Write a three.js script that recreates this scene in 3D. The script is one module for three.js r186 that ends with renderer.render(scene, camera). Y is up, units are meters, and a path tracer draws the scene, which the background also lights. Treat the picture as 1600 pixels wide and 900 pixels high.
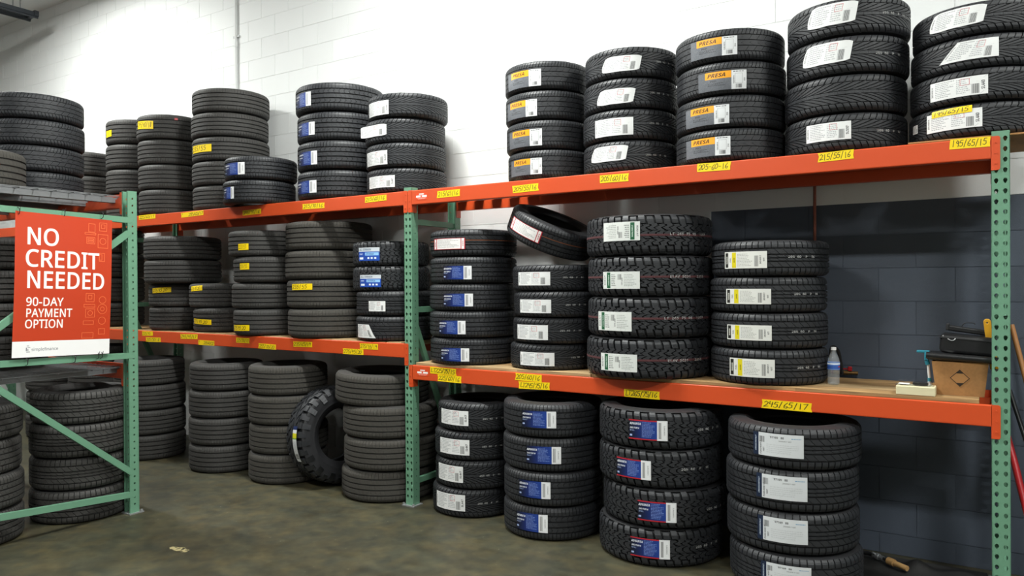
import * as THREE from 'three';
import { RoundedBoxGeometry } from 'three/addons/geometries/RoundedBoxGeometry.js';
import { mergeGeometries } from 'three/addons/utils/BufferGeometryUtils.js';
import { RectAreaLightUniformsLib } from 'three/addons/lights/RectAreaLightUniformsLib.js';

// ---------------------------------------------------------------- camera, light, exposure
const scene = new THREE.Scene();
scene.background = new THREE.Color(0x000000);
const camera = new THREE.PerspectiveCamera(42.02, 16 / 9, 0.05, 60);
camera.rotation.order = 'YXZ';
camera.position.set(3.6806, 1.6678, 4.3375);
camera.rotation.set(-0.0057, 0.5664, -0.0057);
const renderer = new THREE.WebGLRenderer({ antialias: true });
renderer.toneMapping = THREE.LinearToneMapping;
renderer.toneMappingExposure = 2.5;
renderer.shadowMap.enabled = true;
RectAreaLightUniformsLib.init();
const LAMP_POWER = 44;                     // luminance of one linear high-bay lamp
const CEILING = 5.35, WALL = -0.77;        // room height, plane of the block wall
const LAMPS = [                            // [x, y, z, power factor, share thrown at the ceiling]
  [-4.9, 5.22, 1.0, 1.75], [0.6, 5.22, 0.95, 1.9], [6.1, 5.22, 1.0, 1.3],
  [-4.9, 4.75, 4.4, 0.85, 0.7], [0.6, 4.75, 4.4, 1.15, 0.3], [5.2, 4.75, 4.4, 1.4, 0.3],
];

// ---------------------------------------------------------------- helpers
let seed = 20240611;
const rnd = () => { seed |= 0; seed = seed + 0x6D2B79F5 | 0; let t = Math.imul(seed ^ seed >>> 15, 1 | seed); t = t + Math.imul(t ^ t >>> 7, 61 | t) ^ t; return ((t ^ t >>> 14) >>> 0) / 4294967296; };
const names = new Map();
function numbered(n) { const k = names.get(n) || 0; names.set(n, k + 1); return k ? n + '_' + String(k).padStart(3, '0') : n; }
function finish(o) { o.castShadow = true; o.receiveShadow = true; return o; }
function mesh(name, geometry, material, parent, pos, rot) {
  const m = finish(new THREE.Mesh(geometry, material)); m.name = name;
  if (pos) m.position.set(...pos);
  if (rot) m.rotation.set(...rot);
  (parent || scene).add(m); return m;
}
function thing(name, label, category, pos = [0, 0, 0], group) {
  const o = new THREE.Group(); o.name = numbered(name); o.position.set(...pos);
  o.userData = { label, category }; if (group) o.userData.group = group;
  scene.add(o); return o;
}
function struct(name, geometry, material, pos) { const m = mesh(name, geometry, material, scene, pos); m.userData.kind = 'structure'; return m; }
const box = (w, h, d, x = 0, y = 0, z = 0) => new THREE.BoxGeometry(w, h, d).translate(x, y, z);
const rbox = (w, h, d, r, x = 0, y = 0, z = 0) => new RoundedBoxGeometry(w, h, d, 2, r).translate(x, y, z);
function merge(list) { return mergeGeometries(list.map((g) => { const n = g.index ? g.toNonIndexed() : g; for (const k of Object.keys(n.attributes)) if (!['position', 'normal', 'uv'].includes(k)) n.deleteAttribute(k); return n; })); }
const lin = (r, g, b) => new THREE.Color().setRGB(r, g, b);
const mat = (color, roughness = 0.7, more = {}) => new THREE.MeshStandardMaterial({ color, roughness, ...more });
function tube(points, r, seg = 40, rad = 8) { return new THREE.TubeGeometry(new THREE.CatmullRomCurve3(points.map((p) => new THREE.Vector3(...p))), seg, r, rad); }
function rod(a, b, r, rad = 10) {
  const A = new THREE.Vector3(...a), B = new THREE.Vector3(...b), d = B.clone().sub(A);
  const g = new THREE.CylinderGeometry(r, r, d.length(), rad);
  g.applyQuaternion(new THREE.Quaternion().setFromUnitVectors(new THREE.Vector3(0, 1, 0), d.normalize()));
  return g.translate((A.x + B.x) / 2, (A.y + B.y) / 2, (A.z + B.z) / 2);
}
// value noise in a periodic lattice
function lattice(n) { const a = new Float32Array(n * n); for (let i = 0; i < a.length; i++) a[i] = rnd(); return (x, y) => {
  x = ((x % n) + n) % n; y = ((y % n) + n) % n; const i = Math.floor(x), j = Math.floor(y), u = x - i, v = y - j, s = u * u * (3 - 2 * u), t = v * v * (3 - 2 * v), i1 = (i + 1) % n, j1 = (j + 1) % n;
  return (a[j * n + i] * (1 - s) + a[j * n + i1] * s) * (1 - t) + (a[j1 * n + i] * (1 - s) + a[j1 * n + i1] * s) * t; }; }
function noiseTexture(size, fn, srgb) {
  const d = new Uint8Array(size * size * 4);
  for (let y = 0; y < size; y++) for (let x = 0; x < size; x++) { const c = fn(x / size, y / size), k = (y * size + x) * 4; for (let q = 0; q < 3; q++) d[k + q] = Math.max(0, Math.min(255, c[q] * 255)); d[k + 3] = 255; }
  const t = new THREE.DataTexture(d, size, size); t.wrapS = t.wrapT = THREE.RepeatWrapping; t.magFilter = THREE.LinearFilter; t.minFilter = THREE.LinearMipmapLinearFilter; t.generateMipmaps = true;
  if (srgb) t.colorSpace = THREE.SRGBColorSpace; t.needsUpdate = true; return t;
}
function canvasTexture(w, h, draw) {
  const c = document.createElement('canvas'); c.width = w; c.height = h; const g = c.getContext('2d'); draw(g, w, h);
  const t = new THREE.CanvasTexture(c); t.colorSpace = THREE.SRGBColorSpace; t.anisotropy = 8; return t;
}

// ---------------------------------------------------------------- materials
const L8 = lattice(8), L16 = lattice(16), L64 = lattice(64), L128 = lattice(128);
const grain = noiseTexture(256, (u, v) => { const n = 0.5 * L128(u * 128, v * 128) + 0.3 * L64(u * 64, v * 64) + 0.2 * L16(u * 16, v * 16); return [n, n, n]; });
const floorMap = noiseTexture(1024, (u, v) => {
  const a = L8(u * 8, v * 8), b = L16(u * 16 + 3, v * 16), c = L64(u * 64, v * 64), d = L128(u * 128, v * 128);
  const f = L128(u * 256, v * 256), sw = L64(u * 20 + 5 * a, v * 60 + 3 * b);
  const w = 0.26 * a + 0.18 * b + 0.22 * c + 0.16 * d + 0.1 * f + 0.22 * sw - 0.07, k = 0.52 + 0.78 * w, warm = 0.016 * (L16(u * 32, v * 32 + 5) - 0.5) + 0.02 * (c - 0.5), st = Math.max(0, L64(u * 40, v * 40 + 7) - 0.7) * 0.3;
  // a splash of pale paint and a few small chips on the slab
  const wx = (u - 0.15) * 4.2 - 1, wz = v * 4.2 + 5.615 - 0.12, px = (wx + 0.634) / 0.10, pz = (((wz - 1.357) % 4.2 + 4.2) % 4.2) / 0.035, pd = Math.hypot(px, pz > 60 ? pz - 120 : pz) + 0.9 * (d - 0.5) + 0.7 * (f - 0.5);
  if (pd < 0.75 && f > 0.3) return [0.62, 0.58, 0.42];
  if (f > 0.965 && d > 0.86) return [0.5, 0.48, 0.42];
  return [(0.275 + warm - st * 0.4) * k, (0.264 - st * 0.42) * k, (0.197 - warm - st * 0.42) * k];
}, true);
floorMap.repeat.set(1, 1);
const M = {
  white: mat(lin(0.78, 0.79, 0.78), 0.75, { bumpMap: grain, bumpScale: 0.0006 }),
  grey: mat(lin(0.070, 0.086, 0.115), 0.6, { bumpMap: grain, bumpScale: 0.0006 }),
  ceiling: mat(lin(0.76, 0.79, 0.79), 0.9),
  wall: mat(lin(0.6, 0.61, 0.61), 0.85),
  floor: mat(0xffffff, 0.5, { map: floorMap, bumpMap: grain, bumpScale: 0.0004 }),
  orange: mat(lin(0.62, 0.072, 0.014), 0.42),
  green: mat(lin(0.135, 0.295, 0.19), 0.45),
  steel: mat(lin(0.45, 0.46, 0.47), 0.4, { metalness: 0.7 }),
  galvanised: mat(lin(0.20, 0.205, 0.21), 0.5, { metalness: 0.4 }),
  newRubber: mat(lin(0.019, 0.0203, 0.0235), 0.52, { bumpMap: grain, bumpScale: 0.0003 }),
  newWall: mat(lin(0.0125, 0.0126, 0.0145), 0.62, { bumpMap: grain, bumpScale: 0.0003 }),
  usedRubber: mat(lin(0.042, 0.040, 0.037), 0.7, { bumpMap: grain, bumpScale: 0.0005 }),
  usedWall: mat(lin(0.024, 0.023, 0.022), 0.8, { bumpMap: grain, bumpScale: 0.0004 }),
  dustyRubber: mat(lin(0.05, 0.046, 0.039), 0.88, { bumpMap: grain, bumpScale: 0.0006 }),
  black: mat(lin(0.012, 0.012, 0.013), 0.35), matteBlack: mat(lin(0.01, 0.01, 0.011), 0.7),
  redLine: mat(lin(0.075, 0.021, 0.024), 0.8), orangeLine: mat(lin(0.20, 0.065, 0.028), 0.8),
  copper: mat(lin(0.3, 0.09, 0.055), 0.5, { metalness: 0.3 }), brass: mat(lin(0.42, 0.24, 0.09), 0.35, { metalness: 0.8 }),
  redPaint: mat(lin(0.45, 0.012, 0.018), 0.4), yellow: mat(lin(0.72, 0.36, 0.015), 0.45), teal: mat(lin(0.02, 0.22, 0.30), 0.45),
  handle: mat(lin(0.36, 0.155, 0.045), 0.5), tan: mat(lin(0.48, 0.28, 0.11), 0.6), paleFoam: mat(lin(0.68, 0.62, 0.40), 0.8),
  clear: new THREE.MeshPhysicalMaterial({ color: 0xffffff, roughness: 0.08, transmission: 1, thickness: 0, ior: 1.3 }),
  bottle: new THREE.MeshPhysicalMaterial({ color: lin(0.88, 0.92, 0.95), roughness: 0.08, transmission: 0.86, thickness: 0, ior: 1.4 }), conduit: mat(lin(0.52, 0.53, 0.53), 0.6), lampBody: mat(lin(0.7, 0.7, 0.7), 0.5), dark: mat(lin(0.02, 0.024, 0.03), 0.5),
  capWhite: mat(lin(0.75, 0.75, 0.75), 0.5), zip: mat(lin(0.012, 0.012, 0.012), 0.5),
};
const woodMap = noiseTexture(512, (u, v) => { const n = 0.55 * L64(u * 6, v * 64) + 0.3 * L128(u * 10, v * 128) + 0.15 * L8(u * 8, v * 8), k = 0.7 + 0.5 * n; return [0.70 * k, 0.585 * k, 0.42 * k]; }, true);
M.wood = [mat(0xffffff, 0.75, { map: woodMap }), mat(0xe8dccb, 0.75, { map: woodMap }), mat(0xd9cbb8, 0.8, { map: woodMap })];
const cardMap = noiseTexture(256, (u, v) => { const n = 0.6 * L16(u * 16, v * 16) + 0.4 * L128(u * 128, v * 128), k = 0.88 + 0.2 * n; return [0.66 * k, 0.475 * k, 0.285 * k]; }, true);
M.card = mat(0xffffff, 0.85, { map: cardMap });
const boxUV = (g, s = 1) => { const p = g.attributes.position, n = g.attributes.normal, uv = g.attributes.uv; for (let i = 0; i < p.count; i++) { const ax = Math.abs(n.getX(i)), ay = Math.abs(n.getY(i)); if (ax > 0.6) uv.setXY(i, p.getZ(i) * s, p.getY(i) * s); else if (ay > 0.6) uv.setXY(i, p.getX(i) * s, p.getZ(i) * s); else uv.setXY(i, p.getX(i) * s, p.getY(i) * s); } return g; };

// ---------------------------------------------------------------- the room
const RX0 = -12, RX1 = 10, RZ1 = 12;
const fg = new THREE.BoxGeometry(RX1 - RX0 + 0.6, 0.2, RZ1 - WALL + 0.8);
{ const p = fg.attributes.position, uv = fg.attributes.uv; for (let i = 0; i < p.count; i++) uv.setXY(i, p.getX(i) / 4.2 + 0.15, p.getZ(i) / 4.2); }
struct('floor', fg, M.floor, [(RX0 + RX1) / 2, -0.1, (RZ1 + WALL) / 2]);
struct('ceiling', box(RX1 - RX0 + 0.6, 0.2, RZ1 - WALL + 0.8), M.ceiling, [(RX0 + RX1) / 2, CEILING + 0.1, (RZ1 + WALL) / 2]);
struct('wall_left', box(0.2, CEILING, RZ1 - WALL), M.wall, [RX0 - 0.1, CEILING / 2, (RZ1 + WALL) / 2]);
struct('wall_right', box(0.2, CEILING, RZ1 - WALL), M.wall, [RX1 + 0.1, CEILING / 2, (RZ1 + WALL) / 2]);
struct('wall_front', box(RX1 - RX0 + 0.6, CEILING, 0.2), M.wall, [(RX0 + RX1) / 2, CEILING / 2, RZ1 + 0.1]);
{ // the back wall: painted concrete blocks, each proud of the struck joints
  const back = new THREE.Group(); back.name = 'wall_back'; back.userData.kind = 'structure'; scene.add(back);
  const GX = 2.065, GY = 0.125 + 10 * 0.2032;              // corner of the slate-grey painted field
  mesh('mortar', merge([box(RX1 - RX0, CEILING - GY, 0.2, (RX0 + RX1) / 2, (CEILING + GY) / 2, WALL - 0.1025), box(GX - RX0, GY, 0.2, (RX0 + GX) / 2, GY / 2, WALL - 0.1025)]), M.white, back);
  mesh('mortar', box(RX1 - GX, GY, 0.2, (RX1 + GX) / 2, GY / 2, WALL - 0.1035), M.grey, back);
  const H = 0.2032, W = 0.4064, gap = 0.004, shared = new Map(), list = [];
  const tonesW = [0, 1, 2].map((i) => { const m = M.white.clone(); m.color.multiplyScalar(1 - 0.02 * i); return m; });
  const tonesG = [0, 1, 2].map((i) => { const m = M.grey.clone(); m.color.multiplyScalar(1 + 0.08 * (i - 1)); return m; });
  for (let r = -1; r < 26; r++) {
    const y0 = Math.max(0, 0.125 + r * H), y1 = Math.min(CEILING, 0.125 + (r + 1) * H); if (y1 - y0 < 0.03) continue;
    for (let k = -40; k < 24; k++) {
      const a = 2.905 + k * W + (r % 2 ? W / 2 : 0), b = a + W; if (b < RX0 || a > RX1) continue;
      const cuts = y1 < GY + 0.01 && a < GX - 0.02 && b > GX + 0.02 ? [[a, GX, 0], [GX, b, 1]] : [[a, b, y1 < GY + 0.01 && a > GX - 0.03 ? 1 : 0]];
      for (const [p, q, grey] of cuts) list.push({ x0: p + (p === a ? gap / 2 : 0), x1: q - (q === b ? gap / 2 : 0), y0: y0 + gap / 2, y1: y1 - gap / 2, grey });
    }
  }
  camera.updateMatrixWorld(true); camera.updateProjectionMatrix();
  const v = new THREE.Vector3();
  for (const b of list) {                                   // how large each block shows
    v.set((b.x0 + b.x1) / 2, (b.y0 + b.y1) / 2, WALL).project(camera);
    const d = camera.position.distanceTo(new THREE.Vector3((b.x0 + b.x1) / 2, (b.y0 + b.y1) / 2, WALL));
    const seen = Math.abs(v.x) < 1.06 && Math.abs(v.y) < 1.1 && d < 20, open = (b.y0 > 2.15 || b.x0 > 1.9 || (b.y0 > 0.5 && b.x0 > -1.5));
    b.s = (seen ? 1 : 0) * (open ? 1 : 0.2) * (b.x1 - b.x0) * (CEILING - v.y * 0) / (d * d) * (4.9 / d);
  }
  list.sort((p, q) => q.s - p.s);
  const rest = { 0: [], 1: [] };
  list.forEach((b, i) => {
    const w = b.x1 - b.x0, h = b.y1 - b.y0, c = [(b.x0 + b.x1) / 2, (b.y0 + b.y1) / 2, WALL - 0.02];
    if (i < 290 && b.s > 0) {
      const key = w.toFixed(3) + h.toFixed(3); if (!shared.has(key)) shared.set(key, boxUV(box(w, h, 0.04), 5));
      mesh('block', shared.get(key), (b.grey ? tonesG : tonesW)[Math.floor(rnd() * 3)], back, [c[0], c[1], c[2] + (rnd() - 0.5) * 0.0008]);
    } else rest[b.grey].push(boxUV(box(w, h, 0.04), 5).translate(...c));
  });
  for (const k of [0, 1]) if (rest[k].length) { const m = mesh('block', merge(rest[k]), k ? M.grey : M.white, back); m.userData.kind = 'stuff'; }
}

// ---------------------------------------------------------------- pallet racks
const BAY = 3.73, POST = 0.076, PD = 0.07, DEPTH = 0.61, YT = 2.369, YML = 1.22, YMR = 1.062, PH = 2.395;
const teardrop = (x, y, s) => { const p = new THREE.Path(); p.moveTo(x, y - 0.013 * s); p.lineTo(x + 0.0062 * s, y - 0.006 * s); p.lineTo(x + 0.0092 * s, y + 0.004 * s); p.lineTo(x + 0.006 * s, y + 0.0112 * s); p.lineTo(x, y + 0.0138 * s); p.lineTo(x - 0.006 * s, y + 0.0112 * s); p.lineTo(x - 0.0092 * s, y + 0.004 * s); p.lineTo(x - 0.0062 * s, y - 0.006 * s); p.closePath(); return p; };
const slot = (x, y, w, h) => { const p = new THREE.Path(); p.moveTo(x - w, y - h); p.lineTo(x + w, y - h); p.lineTo(x + w, y + h); p.lineTo(x - w, y + h); p.closePath(); return p; };
function plate(w, h, thick, holes) {
  const s = new THREE.Shape(); s.moveTo(-w / 2, 0); s.lineTo(w / 2, 0); s.lineTo(w / 2, h); s.lineTo(-w / 2, h); s.closePath(); s.holes.push(...holes);
  return new THREE.ExtrudeGeometry(s, { depth: thick, bevelEnabled: false });
}
function postGeometry(height, sideHole) {         // column: punched face towards +z, punched flanges, open back with lips
  const face = [], side = [];
  for (let y = 0.07; y < height - 0.02; y += 0.0508) { for (const x of [-0.0185, 0.0185]) face.push(teardrop(x, y, 1)); side.push(slot(0, y, sideHole, sideHole)); }
  const f = plate(POST, height, 0.003, face).translate(0, 0, -0.003);
  const sideG = plate(PD, height, 0.003, side);
  const l = sideG.clone().rotateY(-Math.PI / 2).translate(-POST / 2 + 0.003, 0, -PD / 2), r = sideG.clone().rotateY(-Math.PI / 2).translate(POST / 2, 0, -PD / 2);
  return merge([f, l, r, box(0.014, height, 0.003, -POST / 2 + 0.008, height / 2, -PD + 0.0015), box(0.014, height, 0.003, POST / 2 - 0.008, height / 2, -PD + 0.0015)]);
}
const postBack = postGeometry(PH, 0.0042), postNear = postGeometry(2.36, 0.0062);
const baseGeo = merge([box(0.115, 0.008, 0.11, 0, 0.004, -0.03), ...[[-0.047, 0.014], [0.047, 0.014]].map(([x, z]) => new THREE.CylinderGeometry(0.009, 0.009, 0.016, 6).translate(x, 0.014, z))]);
function braceGeometry(a, b, w = 0.04, t = 0.028) {         // C channel between two points in the plane x = const, web towards +x
  const dy = b[1] - a[1], dz = b[2] - a[2], len = Math.hypot(dy, dz);
  const g = merge([box(0.0025, w, len, t / 2), box(t, 0.0025, len, 0, w / 2), box(t, 0.0025, len, 0, -w / 2)]);
  return g.rotateX(-Math.atan2(dy, dz)).translate(a[0], (a[1] + b[1]) / 2, (a[2] + b[2]) / 2);
}
const beamH = 0.107, beamD = 0.05;
function beamGeometry(len) {                                 // step beam, extruded along x, rounded arrises, face towards +z
  const s = new THREE.Shape(), r = 0.006, d = beamD, h = beamH;
  s.moveTo(d, -h); s.lineTo(r, -h); s.quadraticCurveTo(0, -h, 0, -h + r); s.lineTo(0, -r); s.quadraticCurveTo(0, 0, r, 0); s.lineTo(d * 0.45, 0); s.lineTo(d * 0.45, -0.04); s.lineTo(d, -0.04); s.closePath();
  return new THREE.ExtrudeGeometry(s, { depth: len, bevelEnabled: false, curveSegments: 3 }).rotateY(Math.PI / 2).translate(-len / 2, 0, 0);
}
const beamLong = beamGeometry(BAY - POST);
function connectorGeometry(dir) {                            // L plate hooked on half of the post face; dir: which way the beam runs
  const s = new THREE.Shape(), w = 0.036, h = 0.165, r = 0.012; s.moveTo(0, 0); s.lineTo(w - r, 0); s.quadraticCurveTo(w, 0, w, -r); s.lineTo(w, -h + r); s.quadraticCurveTo(w, -h, w - r, -h); s.lineTo(0, -h); s.closePath();
  const g = new THREE.ExtrudeGeometry(s, { depth: 0.004, bevelEnabled: false, curveSegments: 4 });
  const parts = [g, box(0.004, h, 0.058, 0.0, -h / 2, -0.026)];
  for (const y of [0.03, 0.081, 0.132]) parts.push(new THREE.CylinderGeometry(0.0045, 0.0045, 0.004, 8).rotateX(Math.PI / 2).translate(0.0185, -y, 0.005));
  const m = merge(parts);
  if (dir > 0) { m.scale(-1, 1, 1); for (const k of Object.keys(m.attributes)) { const a = m.attributes[k], n = a.itemSize; for (let i = 0; i < a.count; i += 3) for (let q = 0; q < n; q++) { const t = a.array[(i + 1) * n + q]; a.array[(i + 1) * n + q] = a.array[(i + 2) * n + q]; a.array[(i + 2) * n + q] = t; } } }
  return m.translate(0, 0.002, 0.001);
}
const conR = connectorGeometry(1), conL = connectorGeometry(-1);  // at the beam's left end (on a post to its left), at its right end
// handwriting: a stroke alphabet for the size labels
const GLYPH = {
  0: '5,0 1,3 1,7 4,10 8,7 8,3 5,0', 1: '4,0 5,10', 2: '1,2 4,0 8,2 6,6 1,10 9,9', 3: '1,1 6,0 8,2 4,5 8,7 6,10 1,9', 4: '2,0 2,5 8,5|7,1 6,10', 5: '8,0 3,0 2,4 7,4 8,8 5,10 1,9',
  6: '7,0 2,5 2,9 6,10 8,7 3,6', 7: '1,1 8,0 4,10', 8: '7,2 4,0 2,2 7,7 5,10 2,8 7,2', 9: '8,2 4,0 2,3 5,5 8,2 7,10', '/': '6,-1 3,11', '-': '2,5 7,5', L: '2,0 2,10 8,9', T: '0,0 8,0|4,0 4,10', ' ': '',
};
function scrawl(g, text, x, y, size, step, width, color = '#1c1a10') {
  g.strokeStyle = color; g.lineWidth = width; g.lineCap = g.lineJoin = 'round';
  for (const ch of text) {
    const jy = (rnd() - 0.5) * size * 0.16, sl = -0.12 + (rnd() - 0.5) * 0.08;
    for (const st of (GLYPH[ch] || '').split('|')) { if (!st) continue; g.beginPath(); st.split(' ').forEach((p, i) => { const [a, b] = p.split(',').map(Number), X = x + (a / 10) * size * 0.62 + (b / 10) * size * sl, Y = y + jy + (b / 10) * size; i ? g.lineTo(X, Y) : g.moveTo(X, Y); }); g.stroke(); }
    x += ch === ' ' ? step * 0.5 : step;
  }
}
function tapeMaterial(text, second) {
  return mat(0xffffff, 0.5, { map: canvasTexture(320, 96, (g, w, h) => {
    g.fillStyle = '#f2d000'; g.fillRect(0, 0, w, h);
    if (second) { scrawl(g, second, 14, 12, 28, 20, 4); scrawl(g, text, 110, 22, 56, 22, 5); }
    else { const st = Math.min(40, (w - 40) / text.length); scrawl(g, text, 18, 18, 58, st, 5.5); }
  }) });
}
function tapeGeometry(w, h) {                                // a strip of tape with torn ends
  const s = new THREE.Shape(), e = () => (rnd() - 0.5) * 0.007; s.moveTo(-w / 2 + e(), -h / 2); s.lineTo(w / 2 + e(), -h / 2 + 0.001); s.lineTo(w / 2 - 0.003 + e(), -h * 0.1); s.lineTo(w / 2 + e(), h / 2); s.lineTo(-w / 2 + e(), h / 2 - 0.001); s.lineTo(-w / 2 + 0.003 + e(), 0.1 * h); s.closePath();
  const g = new THREE.ExtrudeGeometry(s, { depth: 0.0008, bevelEnabled: false }); const p = g.attributes.position, uv = g.attributes.uv;
  for (let i = 0; i < p.count; i++) uv.setXY(i, p.getX(i) / w + 0.5, p.getY(i) / h + 0.5);
  return g;
}
const badge = mat(0xffffff, 0.5, { map: canvasTexture(192, 96, (g, w, h) => { g.fillStyle = '#d9481c'; g.fillRect(0, 0, w, h); g.fillStyle = '#f4f1ee'; g.fillRect(56, 8, 80, 14); g.fillRect(8, 34, 176, 26); g.fillStyle = '#d9481c'; g.font = 'bold 20px sans-serif'; g.fillRect(80, 36, 26, 22); g.fillStyle = '#f4f1ee'; for (let i = 0; i < 9; i++) g.fillRect(24 + i * 17, 70, 11, 4); for (let i = 0; i < 7; i++) g.fillRect(40 + i * 17, 82, 11, 3); }) });

function rack(label, posts, beams, opt) {
  const t = thing('pallet_rack', label, 'shelving rack', [posts[0], 0, opt.z]);
  const flip = (o) => { o.rotation.y = Math.PI; return o; };
  for (const x of posts) {
    const X = x - posts[0], zb = -opt.depth;
    for (const back of [0, 1]) {
      const p = mesh('post', opt.post, M.green, t, [X, 0, back ? zb : 0]); if (back) flip(p);
      mesh('base_plate', baseGeo, M.steel, p);
    }
    for (const [a, b] of opt.braces) mesh('brace', braceGeometry([X + opt.braceX, a[0], zb + a[1]], [X + opt.braceX, b[0], zb + b[1]]), M.green, t);
  }
  for (const b of beams) {
    for (const back of [0, 1]) {
      const m = mesh('beam', b.geo || beamLong, M.orange, t, [b.x - posts[0], b.y, back ? -opt.depth - 0.004 : 0.004]); if (back) flip(m);
      const half = (b.len || BAY - POST) / 2;
      mesh('connector', conR, M.orange, m, [-half, 0, -0.004]); mesh('connector', conL, M.orange, m, [half, 0, -0.004]);
      if (back && b.endPlate) mesh('connector', endPlate.clone().rotateY(Math.PI), M.orange, m, [-half, 0.006, -beamD - 0.006]);
      if (!back) {
        for (const [text, x, dy, w, h, second] of b.labels || []) mesh('tape_label', tapeGeometry(w, h), tapeMaterial(text, second), m, [x - b.x, dy, 0.0004], [0, 0, (rnd() - 0.5) * 0.05]);
        if (b.badge) { const q = mesh('maker_badge', new THREE.PlaneGeometry(0.11, 0.05), badge, m, [b.badge - b.x, -0.05, 0.0012]); }
      }
    }
  }
  return t;
}
const endPlate = (() => { const s = new THREE.Shape(), w = 0.05, h = 0.165, r = 0.02; s.moveTo(0, 0); s.lineTo(-w, 0); s.lineTo(-w, -h + r); s.quadraticCurveTo(-w, -h, -w + r, -h); s.lineTo(-r, -h); s.quadraticCurveTo(0, -h, 0, -h + r); s.closePath(); return new THREE.ExtrudeGeometry(s, { depth: 0.005, bevelEnabled: false }); })();
const brBack = (d) => [[[2.14, 0.03], [2.14, d - 0.03]], [[1.475, 0.03], [1.475, d - 0.03]], [[0.18, 0.03], [0.18, d - 0.03]], [[0.25, 0.04], [1.41, d - 0.04]]];
rack('long back rack of orange beams on green punched posts along the block wall', [-2 * BAY, -BAY, 0, BAY], [
  { x: BAY / 2, y: YT, badge: 0.135, labels: [['215/65/16', 0.386, -0.047, 0.208, 0.050], ['205/55/16', 1.038, -0.056, 0.208, 0.050], ['205/60/16', 1.692, -0.041, 0.202, 0.050], ['205-60-16', 2.326, -0.025, 0.200, 0.050], ['215/55/16', 2.988, -0.025, 0.179, 0.050], ['195/65/15', 3.602, -0.021, 0.170, 0.050]] },
  { x: BAY / 2, y: YMR, badge: 0.135, labels: [['LT225/75/15', 0.326, -0.028, 0.241, 0.050], ['225/60/16', 0.384, -0.080, 0.215, 0.050], ['205/60/16', 1.053, -0.029, 0.212, 0.050], ['LT245/75/16', 1.097, -0.081, 0.241, 0.050], ['LT265/75/16', 1.869, -0.081, 0.236, 0.050], ['245/65/17', 2.729, -0.081, 0.270, 0.050]] },
  { x: -BAY / 2, y: YT, labels: [['225/60/17', -3.353, -0.019, 0.283, 0.045], ['235/65/17', -2.627, -0.030, 0.341, 0.045, '1'], ['245/70/16', -1.777, -0.060, 0.248, 0.045], ['215/70/16', -1.005, -0.053, 0.255, 0.045], ['215/60/16', -0.321, -0.038, 0.225, 0.045]] },
  { x: -BAY / 2, y: YML, labels: [['225/45', -3.363, -0.025, 0.185, 0.045], ['235/50/18', -3.267, -0.083, 0.247, 0.045], ['245/45/17', -2.691, -0.034, 0.266, 0.045], ['275/60/20', -2.430, -0.083, 0.237, 0.045, '1'], ['225/50/17', -1.911, -0.042, 0.183, 0.045], ['255/35/20', -1.589, -0.083, 0.224, 0.045], ['235/65/19', -1.146, -0.047, 0.231, 0.045], ['275/45/20', -0.570, -0.083, 0.222, 0.045], ['275/55/19', -0.401, -0.036, 0.195, 0.045]] },
  { x: -1.5 * BAY, y: YT, labels: [['215/70/15', -5.93, -0.05, 0.14, 0.05]] }, { x: -1.5 * BAY, y: YML },
], { z: 0, depth: DEPTH, post: postBack, braces: brBack(DEPTH), braceX: 0.012 });

const NX = -1.642, NZ0 = 2.27, NZ1 = 1.16, ND = NZ0 - NZ1;
const nearBeamLen = 3.6, nearBeam = beamGeometry(nearBeamLen);
rack('near rack with the orange credit poster tied to its green end frame', [NX, NX - 3.676], [
  { x: NX - 1.838, y: 2.352, geo: nearBeam, len: nearBeamLen, endPlate: 1 }, { x: NX - 1.838, y: 1.088, geo: nearBeam, len: nearBeamLen, endPlate: 1 },
], { z: NZ0, depth: ND, post: postNear, braceX: 0.024, braces: [[[2.146, 0.03], [2.168, ND - 0.03]], [[1.158, 0.03], [1.178, ND - 0.03]], [[0.14, 0.03], [0.215, ND - 0.03]], [[0.30, 0.05], [1.13, ND - 0.05]], [[2.06, 0.05], [1.30, ND - 0.05]]] });

// decks: loose slats lying in the beam steps; planks on the right middle shelf; welded wire on the near rack
function deck(label, xc, top, pitch, w, thick = 0.036) {
  const t = thing('slat_deck', label, 'shelf deck', [xc, top - thick, -DEPTH / 2]);
  const g = [0, 1, 2].map(() => boxUV(rbox(w, thick, DEPTH - 0.056, 0.003, 0, thick / 2, 0), 2.2));
  for (let x = -BAY / 2 + 0.1; x < BAY / 2 - 0.06; x += pitch) mesh('slat', g[Math.floor(rnd() * 3)], M.wood[Math.floor(rnd() * 3)], t, [x + (rnd() - 0.5) * 0.008, 0, 0]);
}
deck('slatted wood deck of the right top shelf above the middle-shelf tires', BAY / 2, YT + 0.004, 0.163, 0.092);
deck('slatted wood deck of the left top shelf under the used tires', -BAY / 2, YT + 0.004, 0.163, 0.092);
deck('slatted wood deck of the far left top shelf behind the poster rack', -1.5 * BAY, YT + 0.004, 0.163, 0.092);
deck('slatted wood deck of the left middle shelf under the used tires', -BAY / 2, YML + 0.004, 0.15, 0.135);
deck('slatted wood deck of the far left middle shelf behind the poster rack', -1.5 * BAY, YML + 0.004, 0.15, 0.135);
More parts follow.
